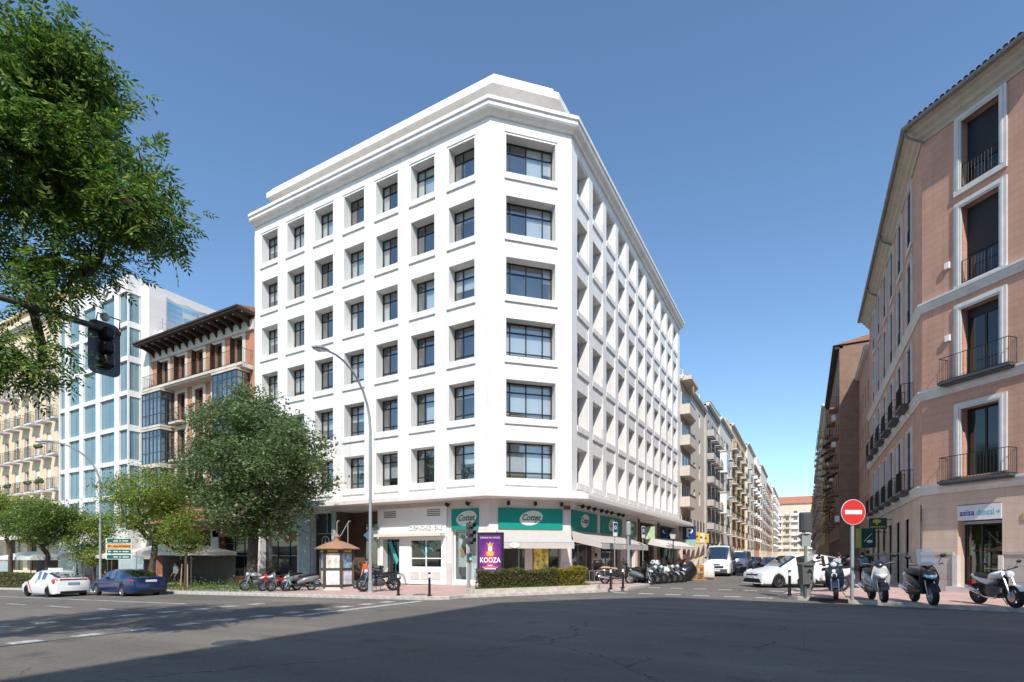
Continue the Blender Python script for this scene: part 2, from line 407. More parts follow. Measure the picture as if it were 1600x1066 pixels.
MB().sweep([(-.3,ZT-.02),(.12,ZT-.02),(.18,ZT+.10),(.36,ZT+.16),(.42,ZT+.24),(.42,ZT+.42),(.50,ZT+.45),(.50,ZT+.62),(-.3,ZT+.66)], path).build('cornice', WHITE, wb, loc=-W0)
# attic: recessed wall, overhanging slab, parapet
ins = lambda s: [(A[0]+.0, A[1]+s), (B[0]-.414*s, B[1]+s), (D[0]-s, D[1]+.414*s), (E_[0]-s, E_[1])]
MB().sweep([(0,ZT+.6),(0,25.75),(-.3,25.75),(-.3,ZT+.6)], ins(2.6)).build('attic_wall', SOFFIT, wb, loc=-W0)
MB().sweep([(0,25.72),(0,26.05),(-.05,26.12),(-2.2,26.12),(-2.2,25.72)], ins(.85)).build('attic_slab', WHITE, wb, loc=-W0)
MB().sweep([(0,26.12),(0,26.48),(.08,26.5),(.08,26.58),(-.3,26.6),(-.3,26.12)], ins(1.35)).build('parapet', WHITE, wb, loc=-W0)
MB().prism([ (A[0],A[1]+.31), (B[0]-.12,B[1]+.31), (D[0]-.31,D[1]+.12), (E_[0]-.31,E_[1]), (-31.65,51.8)], ZT-.1, ZT+.6).build('roof_deck', SOFFIT, wb, loc=-W0)
MB().prism([(-31.65,51.8),(-31.65,24.6),(-14.6,24.6),(-13.05,26.1),(-13.05,51.8)], ZT+.6, 25.7).build('attic_core', SOFFIT, wb, loc=-W0)
# sides of the mass that no facade covers
MB().box(-31.65, -31.6, 22.05, 51.8, 0, ZT+.1).build('party_wall', SOFFIT, wb, loc=-W0)
MB().box(-31.6, -10.5, 51.74, 51.8, 0, ZT+.1).build('back_wall', SOFFIT, wb, loc=-W0)
MB().prism([(-31.5,23.6),(-14.2,23.6),(-12.1,25.7),(-12.1,51.6),(-31.5,51.6)], .2, ZT-.2).build('core', ROOM, wb, loc=-W0)
# entrance-level canopy
MB().sweep([(-.3,4.46),(1.0,4.42),(1.1,4.46),(1.1,4.66),(1.02,4.69),(1.02,4.72),(.86,4.74),(.86,4.84),(-.3,4.9)], path[:3]+[(E_[0], E_[1]+1.2)]).build('canopy', mat('canopy_white', (.74,.70,.67), .7, .04, stain=.08), wb, loc=-W0)
# windows
_wm = {}
QUAD = {}
def qmesh(m):
    if m.name not in QUAD: QUAD[m.name] = MB().quad((0,0,0),(1,0,0),(1,0,1),(0,0,1)).mesh('pane', m)
    return QUAD[m.name]
def win(fr, a, b, z0, z1, dep, cols, rows, par, bar=.055, fm=DARKFR, gm=GLASS, room=1.1, blind=None, split=True, roomm=ROOM, name='window', cup=False):
    w, h = b-a, z1-z0; k = (round(w,3), round(h,3), tuple(cols), tuple(rows), bar, fm.name)
    if k not in _wm:
        mb = MB()
        xs = [0]+[c*w for c in cols]+[w]; zz = [0]+[r*h for r in rows]+[h]
        for i, x in enumerate(xs):
            x0 = max(0, x-bar/2); x1 = min(w, x+bar/2)
            if i == 0: x1 = bar
            if i == len(xs)-1: x0 = w-bar
            mb.box(x0, x1, -.03, .03, 0, h)
        for i, z in enumerate(zz):
            a0 = max(0, z-bar/2); a1 = min(h, z+bar/2)
            if i == 0: a1 = bar
            if i == len(zz)-1: a0 = h-bar
            for x0, x1 in zip(xs, xs[1:]): mb.box(x0+bar/2, x1-bar/2, -.028, .028, a0, a1)
        _wm[k] = mb.mesh('window_frame', fm)
    o = obj(name, _wm[k], par, fr, loc=(a, dep, z0))
    xs = [0]+[c*w for c in cols]+[w]; zz = [0]+[r*h for r in rows]+[h]
    if split:
        for x0, x1 in zip(xs, xs[1:]):
            for q0, q1 in zip(zz, zz[1:]):
                p = sub('pane', qmesh(gm), o, (x0, .004, q0), (x1-x0, 1, q1-q0))
                p.rotation_euler = (rng.uniform(-.006,.006), 0, rng.uniform(-.006,.006))
    else: sub('pane', qmesh(gm), o, (0, .004, 0), (w, 1, h))
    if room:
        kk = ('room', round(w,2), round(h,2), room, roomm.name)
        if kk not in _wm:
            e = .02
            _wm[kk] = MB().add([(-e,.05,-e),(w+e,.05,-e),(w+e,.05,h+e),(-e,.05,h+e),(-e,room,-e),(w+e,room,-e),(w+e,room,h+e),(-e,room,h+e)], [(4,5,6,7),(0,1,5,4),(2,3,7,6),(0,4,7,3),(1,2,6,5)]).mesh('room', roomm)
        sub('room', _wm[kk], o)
    if blind:
        for (f0, f1, q) in blind: sub('blind', qmesh(BLIND), o, (f0*w+.03, .10, h-.05-q*h), ((f1-f0)*w-.06, 1, q*h))
    if cup: sub('cupboard', qmesh(CREAM), o, (.03, .16, .03), (w-.06, 1, .2*h))
    return o
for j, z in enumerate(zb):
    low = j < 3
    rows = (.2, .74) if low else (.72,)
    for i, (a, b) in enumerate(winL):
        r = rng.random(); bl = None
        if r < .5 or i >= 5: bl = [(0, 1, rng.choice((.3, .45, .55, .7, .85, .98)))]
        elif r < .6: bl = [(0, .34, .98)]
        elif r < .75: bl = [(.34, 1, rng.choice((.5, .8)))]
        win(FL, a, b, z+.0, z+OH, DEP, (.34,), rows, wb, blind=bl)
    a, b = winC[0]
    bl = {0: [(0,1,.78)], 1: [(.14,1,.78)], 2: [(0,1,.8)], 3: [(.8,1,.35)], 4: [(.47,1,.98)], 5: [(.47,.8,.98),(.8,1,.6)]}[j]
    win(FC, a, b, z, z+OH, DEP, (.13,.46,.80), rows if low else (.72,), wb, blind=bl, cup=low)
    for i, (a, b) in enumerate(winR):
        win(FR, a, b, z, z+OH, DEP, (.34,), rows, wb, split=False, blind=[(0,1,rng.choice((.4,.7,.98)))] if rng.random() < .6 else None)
    for fr, ws in ((FL, winL), (FC, winC), (FR, winR)):
        for a, b in ws:
            k = ('sill', round(b-a, 2))
            if k not in _wm: _wm[k] = MB().box(-.09, b-a+.09, -.085, .3, -.34, -.04).box(.0, b-a, -.03, DEP-.04, -.04, .0).mesh('sill', WHITE)
            obj('sill', _wm[k], wb, fr, loc=(a, .04, z))

# ---- ground floor of the white building
GFW = mat('shop_wall', (.70, .66, .64), .65, .04, 2, stain=.06)
PURE = mat('white_paint', (.82, .82, .81), .5, .02)
WOOD = mat('brown_wood', (.13, .085, .06), .55, .2, 2)
BLUEP = mat('pale_blue_tile', (.38, .46, .48), .4, .08)
SLATE = mat('dark_shop', (.03, .035, .036), .3, .2)
TEAL = mat('teal_panel', (.0, .10, .115), .35, .15)
hL = [(.4,4.0,.3,3.7,.5), (5.35,7.1,.13,4.2,.4), (7.4,10.7,.13,4.25,1.5), (11.15,12.35,.13,2.55,.5), (13.1,15.2,1.0,2.5,.15), (15.85,17.4,.35,2.92,.25)]
hC = [(.5,3.8,.3,2.95,.3)]
hR = [(.3,3.85,.25,2.95,.3), (4.75,8.6,.25,2.95,.3), (9.9,12.0,.25,2.95,.3), (12.9,18.4,.25,4.2,.4), (19.0,26.3,.25,4.25,.4)]
for fr, hs, ln in ((FL,hL,HL),(FC,hC,HC),(FR,hR,HR)):
    MB().wall(0, ln, -.7, 4.62, hs, y=.1).build('ground_wall', GFW, wb, fr)
INT = mat('shop_interior', (.16, .15, .14), .8, .35, 1.2)
win(FL, .4, 4.0, .3, 3.7, .55, (.33,.66), (.75,), wb, gm=SHOPGLASS, roomm=INT, room=1.0, name='shop_window', fm=SLATE)
# entrance with black panel and round emblem
MB().box(5.35,7.1,.42,.46,.13,4.2).build('entrance_panel', SLATE, wb, FL)
MB().box(5.33,7.12,.36,.41,2.95,3.0).box(6.35,6.4,.36,.41,3.0,4.2).build('transom_bar', GREYM, wb, FL)
e = MB().lathe([(.33,0),(.33,.02),(.29,.02),(.29,0)], 24, Matrix.Rotation(R(90),4,'X'), cap=False).prism([(-.2,-.14),(.2,-.14),(.16,-.22),(.0,-.28),(-.16,-.22)],-.02,0,'y').prism([(-.05,-.1),(.05,-.1),(.0,.25)],-.02,0,'y').build('round_emblem', PLATE, wb, FL, loc=(6.2,.40,2.5))
MB().box(4.3,5.3,-.02,.12,.13,4.3).build('tiled_pillar', BLUEP, wb, FL); MB().box(7.12,7.42,.02,.14,.13,4.3).build('tiled_pillar', BLUEP, wb, FL)
MB().box(7.4,8.6,1.45,1.5,.13,4.25).box(8.6,10.7,1.2,1.25,3.6,4.25).build('wood_panel', WOOD, wb, FL)
MB().box(7.41,7.46,.12,1.5,.13,4.24).build('wood_panel', WOOD, wb, FL)
win(FL, 8.6, 10.7, .13, 3.6, 1.25, (.5,), (.7,), wb, gm=glass('green_glass', (.35,.45,.42), .8), roomm=INT, name='entrance_door', fm=SLATE)
# white shop
ws = MB().box(10.95,15.5,.0,.11,2.62,3.28).box(10.85,15.55,-.02,.12,3.28,4.2).build('shop_fascia', PURE, wb, FL)
MB().wall(10.95,15.5,.13,2.62,[(11.15,12.35,.13,2.55,.1),(13.1,15.2,1.0,2.5,.1)],y=.03).build('shop_front', PURE, wb, FL)
for u in (13.15,13.87,14.59): MB().box(u,u+.56,.0,.029,.38,.78).build('front_panel', PALE, wb, FL)
for u in (11.3, 14.3):
    v = MB()
    for k in range(4): v.box(u, u+.85, -.035, -.021, 3.72+k*.1, 3.76+k*.1)
    v.build('vent', DKGREY, wb, FL)
win(FL, 13.1, 15.2, 1.0, 2.5, .1, (.5,), (.33,), wb, gm=SHOPGLASS, roomm=SLATE, fm=PURE, name='shop_window', split=True)
dm = mat('teal_sign', (.02,.28,.33), .4, .02)
lg = MB()
for s in (.34,.24): 
    for k in range(4):
        a0, a1 = R(90*k), R(90*k+90); lg.tube([(s*math.cos(a0),0,s*math.sin(a0)),(s*math.cos(a1),0,s*math.sin(a1))], .014, 5)
lg.tube([(.3,0,.1),(.5,0,-.12)],.014,5).tube([(.3,0,-.1),(.5,0,.12)],.014,5).build('window_logo', dm, wb, FL, loc=(14.15,.075,1.98))
win(FL, 11.15, 12.35, .13, 2.55, .45, (.5,), (.8,), wb, gm=SHOPGLASS, roomm=SLATE, fm=TEAL, name='shop_door')
MB().prism([(11.2,2.4),(11.45,2.5),(12.0,1.35),(11.85,1.15)], .38, .41, 'y').build('door_stripe', mat('turquoise', (.06,.42,.42), .4, .02), wb, FL)
text('OEMIOKEVERE', .34, PURE, parent=wb, fr=FL, loc=(14.2,-.05,3.12), depth=.03)
MB().prism([(10.9,2.82),(15.45,2.82),(15.45,2.66),(10.9,2.66)], -.42, -.02, 'y').build('awning_box', mat('cream_awning', (.70,.63,.53), .8, .05), wb, FL)
MB().box(-.3,.3,-.04,.04,-.3,.3, Matrix.Rotation(R(45),4,'Y')).build('projecting_sign', mat('blue_grey_sign', (.10,.16,.19), .5, .15), wb, FL, loc=(10.75,-.45,2.75)).rotation_euler = (0,0,R(60))
# optician's shop: sign bands, logos, glazing
LOGO = mat('logo_cream', (.66,.70,.62), .5, .02); DGREEN = mat('logo_green', (.01,.09,.05), .5, 0)
def opt_sign(fr, u0, u1, lu, z0=2.97, z1=4.02, s=1.0, name='sign_band', squash=1):
    b = MB().box(u0, u1, .03, .098, z0, z1).build(name, GREEN, wb, fr)
    M = Matrix.Rotation(R(90),4,'X') @ Matrix.Rotation(R(12),4,'Z') @ Matrix.Diagonal((.62*s*squash,.36*s,1,1))
    o = MB().lathe([(1,0),(1,.012),(.001,.014)], 28, M).build('logo_oval', LOGO, wb, fr, loc=(lu,.03,z0+.56))
    text('Cottet', .42*s, DGREEN, parent=wb, fr=fr, loc=(lu-.02*s,.012,z0+.57), shear=.35, depth=.004, sx=.85*squash, bold=.008)
    MB().box(-.04,.04,-.004,.004,-.04,.04).build('logo_dot', DGREEN, wb, fr, loc=(lu+.22*s*squash,.012,z0+.36))
opt_sign(FL, 15.82, 17.45, 16.75)
opt_sign(FC, .45, 3.85, 2.15)
opt_sign(FR, .2, 3.95, 2.0); opt_sign(FR, 4.65, 8.7, 6.6); opt_sign(FR, 9.8, 12.1, 10.9)
win(FL, 15.85, 17.4, .35, 2.92, .3, (.5,), (.999,), wb, gm=SHOPGLASS, roomm=mat('white_interior',(.5,.53,.52),.8,.2,1), fm=PURE, name='shop_window', room=.9, split=False)
# a portrait poster in the left shop window: dark hair, plain face tone
MB().prism([(0,.0),(.62,.0),(.62,1.75),(0,1.75)], 0,.02,'y').build('shop_poster', mat('poster_white',(.6,.62,.62),.5,.04), wb, FL, loc=(16.0,.42,1.05))
MB().prism([(.12,.55),(.3,.45),(.42,.6),(.5,.9),(.46,1.2),(.3,1.3),(.16,1.15),(.13,.95),(.08,.85),(.13,.78)], -.012,0,'y').build('poster_face', mat('poster_skin',(.5,.3,.2),.6,.1), wb, FL, loc=(16.0,.42,1.05))
MB().prism([(.2,1.1),(.46,.6),(.56,.9),(.54,1.35),(.4,1.62),(.22,1.7),(.1,1.55),(.3,1.4)], -.018,-.01,'y').build('poster_hair', mat('poster_hair',(.03,.02,.02),.6,.2), wb, FL, loc=(16.0,.42,1.05))
MB().box(16.75,17.3,.5,.8,.36,1.25).build('display_counter', PURE, wb, FL)
win(FC, .5, 3.8, .3, 2.95, .35, (.33,.66), (.999,), wb, gm=SHOPGLASS, roomm=INT, fm=GREYM, name='shop_window', room=2.2, split=False)
MB().box(2.35,3.15,.24,.26,.35,2.35).build('window_poster', mat('yellow_print',(.72,.62,.16),.5,.7,5), wb, FC)
MB().box(1.9,2.3,.26,.34,.31,2.9).build('window_column', GFW, wb, FC)
for a, b in ((.3,3.85),(4.75,8.6),(9.9,12.0)):
    win(FR, a, b, .25, 2.95, .35, (.4,.75), (.999,), wb, gm=SHOPGLASS, roomm=INT, fm=GREYM, name='shop_window', room=2.2, split=False)
    MB().box(a+.1,b-.1,.6,1.0,.26,1.0).build('display_counter', PALE, wb, FR)
win(FR, 12.9, 18.4, .25, 4.2, .42, (.25,.5,.75), (.62,), wb, gm=SHOPGLASS, roomm=SLATE, fm=WOOD, name='shop_window', split=False)
win(FR, 19.0, 26.3, .25, 4.25, .42, (.33,.66), (.6,), wb, gm=SHOPGLASS, roomm=TEAL, fm=TEAL, name='shop_window', split=False)
MB().box(12.6,12.88,-.0,.12,.13,4.3).box(18.42,18.98,-.0,.12,.13,4.3).build('brown_pillar', WOOD, wb, FR)
for u in (20.5, 23.6): MB().prism([(u,.3),(u+.5,.3),(u+1.6,2.3),(u+1.1,2.3)], .2,.24,'y').build('turquoise_stripe', MATS['turquoise'], wb, FR)
for fr, a, b in ((FL,15.5,15.8),(FL,17.5,18.14),(FC,0.004,.44),(FC,3.87,4.308),(FR,.005,.19),(FR,3.97,4.63),(FR,8.72,9.78)):
    MB().box(a,b,.02,.098,.13,1.25).build('stone_plinth', PALE, wb, fr)
for fr, us in ((FL,(15.75,17.0)),(FC,(.9,2.3,3.7)),(FR,(1.0,1.9,2.8,4.0,4.9,5.8,7.2,8.1))):
    for u in us:
        MB().tube([(0,.1,.1),(0,-.18,.1)],.02,5).loft([(-.13,0,0,.05,.05),(-.1,0,0,.09,.1),(.06,0,0,.1,.11),(.1,0,0,.07,.08)],8,Matrix.Translation((0,-.22,.03))@Matrix.Rotation(R(70),4,'Z')@Matrix.Rotation(R(20),4,'Y')).build('spotlight', BLACK, wb, fr, loc=(u,0,4.2))
MB().box(3.9,4.25,-.02,.0,4.0,4.2).build('street_plaque', mat('plaque_red',(.20,.045,.04),.5,.1), wb, FC)
# awnings
def awning(fr, u0, u1, z1, out, drop, val=.32, mt=CANVAS, name='awning', label=None, par=None):
    mb = MB(); n = 6
    for i in range(n):
        a = u0+(u1-u0)*i/n; b = u0+(u1-u0)*(i+1)/n
        mb.quad((a,.08,z1),(b,.08,z1),(b,-out,z1-drop),(a,-out,z1-drop)); mb.quad((a,-out,z1-drop),(b,-out,z1-drop),(b,-out-.02,z1-drop-val),(a,-out-.02,z1-drop-val))
    for u in (u0,u1): mb.add([(u,.08,z1),(u,-out,z1-drop),(u,-out,z1-drop-val*.9),(u,-.0,z1-drop*.75-val*.3)],[(0,1,2,3)])
    o = mb.build(name, mt, par or wb, fr)
    f = MB()
    for u in (u0+.15,u1-.15): f.tube([(u,.1,z1-drop-.1),(u,-out+.03,z1-drop-.04)],.022,6)
    f.tube([(u0,-out+.02,z1-drop-.02),(u1,-out+.02,z1-drop-.02)],.03,6).build('awning_arm', GREYM, par or wb, fr)
    return o
awning(FC, .35, 3.95, 2.92, 1.25, .62)
MB().lathe([(1,0),(1,.01)], 20, Matrix.Rotation(R(90),4,'X')@Matrix.Diagonal((.26,.14,1,1))).build('awning_logo', LOGO, wb, FC, loc=(.9,-1.29,2.14))
awning(FR, .25, 3.9, 2.92, 1.55, .62); awning(FR, 4.2, 9.2, 2.92, 1.55, .62)
awning(FR, 14.5, 19.4, 3.1, 1.6, .7, .22, mat('white_canvas',(.66,.65,.62),.85,.05)); awning(FR, 19.9, 25.9, 3.1, 1.6, .7, .22, MATS['white_canvas'])
MB().box(-.45,.45,-.05,.05,-.45,.45).build('projecting_sign', mat('leaf_sign',(.45,.60,.40),.5,.5,2), wb, FR, loc=(13.2,-.55,3.3)).rotation_euler = (0,0,R(0))
# ------------------------------------------------------------------ pink building on the right corner
PINK = mat('pink_stucco', (.53, .305, .22), .85, .10, .7, brick=(.9, .30, .012, (.45,.26,.19), (.555,.325,.24)), stain=.13)
BEIGE = mat('beige_stucco', (.60, .46, .36), .85, .08, 1, brick=(.9, .33, .008, (.52,.40,.31), (.62,.48,.38)), stain=.10)
GREYST = mat('grey_stone', (.40, .37, .34), .8, .12, 2, brick=(1.1, .62, .01, (.24,.22,.2), (.44,.41,.38)))
TRIM = mat('white_trim', (.62, .61, .60), .7, .08, 2, stain=.16)
CORN = mat('cream_cornice', (.44, .39, .31), .8, .08, 2, stain=.12)
DKGL = dglass('dark_glazing', (.018, .022, .026))
SHUT = mat('dark_shutter', (.022, .022, .024), .6, .1)
TILE = mat('clay_tile', (.30, .15, .10), .85, .3, 5)
pk = thing('corner_house', 'pink stuccoed corner house with white window surrounds and iron balconies', 'building', (4.6, 29.4, 0)); P0 = pk.location
V0 = (4.6, 29.4); V1 = (7.853, 26.147); V2 = (24, 26.147)
PC = F(*V0, 1, -1); PS = F(4.6, 51.0, 0, -1); PA = F(*V1, 1, 0)
CL = 4.6
def railing(u0, u1, y0, z, h=1.0, gap=.115, r=.008, scroll=True):
    mb = MB()
    for zz in (z+.05, z+h): mb.tube([(u0,y0,zz),(u1,y0,zz)], .016, 5)
    for u in (u0, u1):
        for zz in (z+.05, z+h): mb.tube([(u,0.02,zz),(u,y0,zz)], .016, 5)
        n = max(2, int(abs(y0)/gap))
        for i in range(n+1): mb.tube([(u,y0*i/n,z+.05),(u,y0*i/n,z+h)], r, 4, cap=False)
    n = max(2, int((u1-u0)/gap))
    for i in range(n+1):
        u = u0+(u1-u0)*i/n; mb.tube([(u,y0,z+.05),(u,y0,z+h)], r, 4, cap=False)
        if scroll and i < n:
            um = u+(u1-u0)/n/2; mb.lathe([(.045,-.006),(.045,.006)], 6, Matrix.Translation((um,y0,z+.12))@Matrix.Rotation(R(90),4,'X'), cap=False)
    return mb
def surround(fr, a, b, z0, z1, w, par, m=TRIM, bottom=True):
    mb = MB()
    mb.box(a-w,a,-.07,.06,z0,z1+w).box(b,b+w,-.07,.06,z0,z1+w).box(a,b,-.07,.06,z1,z1+w)
    mb.box(a-w*.55,a-w*.25,-.10,-.07,z0,z1+w*.75).box(b+w*.25,b+w*.55,-.10,-.07,z0,z1+w*.75).box(a-w*.25,b+w*.25,-.10,-.07,z1+w*.3,z1+w*.7)
    if bottom: mb.box(a-w,b+w,-.09,.06,z0-.22,z0)
    return mb.build('window_surround', m, par, fr)
def french(fr, a, b, z0, z1, dep, par, shutter=.0, gm=DKGL, fm=SHUT):
    o = win(fr, a, b, z0, z1, dep, (.5,), (.999,), par, gm=gm, fm=fm, room=0, split=False, bar=.07)
    if shutter: sub('roller_shutter', qmesh(SHUT), o, (.03,-.04,(1-shutter)*(z1-z0)), (b-a-.06,1,shutter*(z1-z0)))
    return o
ZB = [4.5, 8.7, 12.6]; ZP = 20.0
def moulding(z, h=.42):
    MB().sweep([(-.05,z),(.05,z),(.08,z+.1),(.14,z+.2),(.14,z+.3),(.18,z+.33),(.18,z+h),(-.05,z+h+.03)], [(4.6,51),V0,V1,V2]).build('string_course', TRIM, pk, loc=-P0)
for z in ZB: moulding(z-.18)
flo = [(4.95,7.75),(9.15,11.9),(12.95,16.15),(16.95,19.75)]
for fr, ln, cols in ((PC, CL, [(1.62,2.98)]), (PS, 21.6, [(1.7+3.0*k+1.4, 1.7+3.0*k+2.55) for k in range(6)]), (PA, 16, [(1.5,2.8),(5,6.3),(8.5,9.8),(12,13.3)])):
    holes = [(a, b, z0, z1, .38) for a, b in cols for z0, z1 in flo]
    MB().wall(0, ln, 4.4, ZP+.2, holes, back=False).build('wall', PINK, pk, fr)
    for a, b in cols:
        for k, (z0, z1) in enumerate(flo):
            french(fr, a, b, z0, z1, .36, pk, shutter=(.62 if k == 2 else (.7 if k == 3 else (.14 if k == 1 else 0))))
            surround(fr, a, b, z0, z1, .26 if fr is PC else .16, pk, bottom=k > 1)
            if k < 2 or fr is PA:
                e = .62 if fr is PC else .3
                MB().box(a-e,b+e,-.52,.0,z0-.27,z0-.17).box(a-e+.05,b+e-.05,-.46,.0,z0-.33,z0-.27).build('balcony_slab', DKGREY, pk, fr)
                railing(a-e+.06,b+e-.06,-.47,z0-.19,1.02).build('balcony_railing', IRON, pk, fr)
            else:
                railing(a+.03,b-.03,-.03,z0+.0,.95).build('window_railing', IRON, pk, fr)
# ground floor
gh = {id(PC): [(1.45,3.05,.13,3.75,.45)], id(PS): [(2.4+3.0*k, 3.5+3.0*k, .5 if k%2 else .13, 3.5, .3) for k in range(6)], id(PA): [(1.5,3,.13,3.6,.4),(6,8,.13,3.6,.4)]}
for fr, ln in ((PC, CL), (PS, 21.6), (PA, 16)):
    hs = gh[id(fr)]
    MB().wall(0, ln, .05, 4.42, hs, y=.02).build('ground_wall', BEIGE, pk, fr)
    ed = [0]+[x for h in sorted(hs) for x in (h[0]-.12, h[1]+.12)]+[ln]
    for a, b in zip(ed[::2], ed[1::2]):
        MB().box(a,b,-.05,.06,.1,1.68).box(a,b,-.09,.06,1.68,1.8).build('stone_plinth', GREYST, pk, fr)
    for a, b, z0, z1, dp in hs:
        if fr is PC: continue
        win(fr, a, b, z0, z1, dp-.04, (.5,), (.75,), pk, gm=DKGL, fm=mat('brown_frame',(.06,.045,.038),.6,.1), room=0, split=False)
        MB().box(a-.12,a,-.02,.1,.13,z1).box(b,b+.12,-.02,.1,.13,z1).build('door_jamb', BEIGE, pk, fr)
# the dental clinic's doorway and sign
win(PC, 1.55, 2.98, .35, 2.95, .42, (.40,), (.999,), pk, gm=glass('smoked_glass',(.30,.36,.35),.7), roomm=SLATE, fm=SHUT, room=2.0, name='clinic_door', split=False)
MB().box(1.45,3.05,.3,.45,2.95,3.06).build('door_head', GREYM, pk, PC)
MB().box(1.33,1.52,-.12,.1,.13,1.66).box(2.99,3.15,-.12,.1,.13,1.66).build('door_post', PALE, pk, PC)
MB().box(1.2,3.3,-.3,.3,.1,.35).build('door_step', PALE, pk, PC)
sg = MB().box(1.46,3.04,-.02,.3,3.1,3.72).build('sign_box', mat('sign_white',(.66,.67,.72),.4,.02), pk, PC)
text('asisa', .36, mat('navy',(.01,.03,.22),.5,0), parent=pk, fr=PC, loc=(1.56,-.025,3.40), align='LEFT', bold=.004, depth=.004, sx=.82)
text('dental', .36, mat('mint',(.12,.48,.46),.5,0), parent=pk, fr=PC, loc=(2.18,-.025,3.40), align='LEFT', depth=.004, sx=.72)
MB().box(-.06,.06,-.005,.005,-.018,.018).box(-.018,.018,-.005,.005,-.06,.06).build('sign_cross', MATS['mint'], pk, PC, loc=(2.95,-.025,3.40))
for u, z in ((1.85,1.85),(2.55,1.85),(2.85,2.0)): MB().box(-.09,.09,0,.004,-.025,.025).box(-.025,.025,0,.004,-.09,.09).build('door_cross', mat('dark_green_film',(.0,.10,.07),.4,0), pk, PC, loc=(u,.408,z))
MB().box(3.75,4.2,-.03,.02,3.0,3.3).build('alarm_sign', mat('alarm_yellow',(.62,.46,.05),.5,.1), pk, PC)
MB().box(-.09,.09,-.12,0,-.13,.13).build('alarm_box', PURE, pk, PC, loc=(1.12,0,10.9)); MB().box(-.09,.09,-.12,0,-.13,.13).build('alarm_box', PURE, pk, PC, loc=(1.1,0,14.0))
MB().tube([(.22,-.06,.1),(.22,-.06,1.75),(.25,-.04,2.0),(.25,-.04,3.9)],.03,6).build('cable_pipe', DKGREY, pk, F(4.6,29.6,0,-1))
MB().prism([(5.2,29.65),(8.1,26.75),(24,26.75),(24,51),(5.2,51)], .1, ZP+.3).build('core', SLATE, pk, loc=-P0)
cp = [(4.6,51.3),V0,V1,V2]
MB().sweep([(-.1,ZP),(.06,ZP),(.1,ZP+.12),(.22,ZP+.22),(.26,ZP+.34),(.42,ZP+.46),(.44,ZP+.58),(.62,ZP+.66),(.62,ZP+.74),(-.1,ZP+.78)], cp).build('cornice', CORN, pk, loc=-P0)
gut = [Vector((p[0],p[1])) for p in cp]
MB().sweep([(.60,ZP+.75),(.62,ZP+.66),(.70,ZP+.63),(.78,ZP+.68),(.80,ZP+.80),(.77,ZP+.80),(.74,ZP+.71),(.66,ZP+.69)], cp).build('gutter', mat('zinc',(.17,.17,.165),.5,.15,metal=.3), pk, loc=-P0)
for (x, y) in ((4.0,29.15),(4.0,38),(4.0,45)): MB().tube([(x-.05,y,ZP+.66),(x-.02,y,ZP+.45),(x+.1,y,ZP+.3),(x+.64,y,ZP-.1)],.05,7).build('downpipe', MATS['zinc'], pk, loc=-P0)
MB().sweep([(.66,ZP+.77),(.66,ZP+.82),(-5,ZP+3.0),(-5,ZP+2.9)], cp).build('roof', TILE, pk, loc=-P0)
tm = MB().add(*(lambda n: ([(.105*math.cos(math.pi*k/n)*(1 if e == 0 else .8), y, .10*math.sin(math.pi*k/n)+(0 if e == 0 else .0)) for e, y in ((0,0),(1,.42)) for k in range(n+1)], [(k,k+1,n+2+k,n+1+k) for k in range(n)]))(5)).mesh('roof_tile', TILE)
def tiles(fr, u0, u1):
    n = int((u1-u0)/.225)
    for i in range(n):
        for r_ in range(2):
            o = obj('roof_tile', tm, pk, fr, loc=(u0+(i+.5)*.225, -.74+r_*.36, ZP+.82+r_*.135+rng.uniform(-.008,.008))); o.rotation_euler = (R(20), 0, fr.rz+rng.uniform(-.05,.05))
tiles(PC, -.1, CL+.2); tiles(PS, 6, 21.7); tiles(PA, 0, 3)
# wall-hung green shop signs further down the street side
GS = mat('green_sign', (.006,.045,.028), .5, .3); YS = mat('yellow_green', (.42,.42,.06), .5, .1)
MB().box(-.9,.0,-.06,.06,.0,.66).build('hanging_sign', GS, pk, loc=(-.25,9.2,3.25))
MB().ball((-.5,-.07,.47),(.22,.01,.12),12,6).box(-.54,-.46,-.075,-.06,.24,.4).build('tree_emblem', YS, pk, loc=(-.25,9.2,3.25))
for k in range(9): MB().box(-.82+k*.085,-.77+k*.085,-.07,-.06,.08,.18).build('sign_letter', YS, pk, loc=(-.25,9.2,3.25))
MB().tube([(0,0,.55),(.35,0,.55)],.02,5).tube([(0,0,.12),(.35,0,.12)],.02,5).build('sign_bracket', IRON, pk, loc=(-.25,9.2,3.25))
MB().box(-.9,-.12,-.06,.06,0,1.25).build('hanging_sign', GS, pk, loc=(-.45,11.5,2.15)); MB().box(-1.2,-.9,-.06,.06,0,1.25).build('hanging_sign', YS, pk, loc=(-.45,11.5,2.15))
MB().ball((-.45,-.07,.4),(.16,.01,.1)).tube([(-.75,-.07,.4),(-.35,-.07,.9)],.02,5).build('sign_picture', PLATE, pk, loc=(-.45,11.5,2.15))
MB().tube([(-.12,0,1.0),(.55,0,1.0)],.025,5).build('sign_bracket', IRON, pk, loc=(-.45,11.5,2.15))

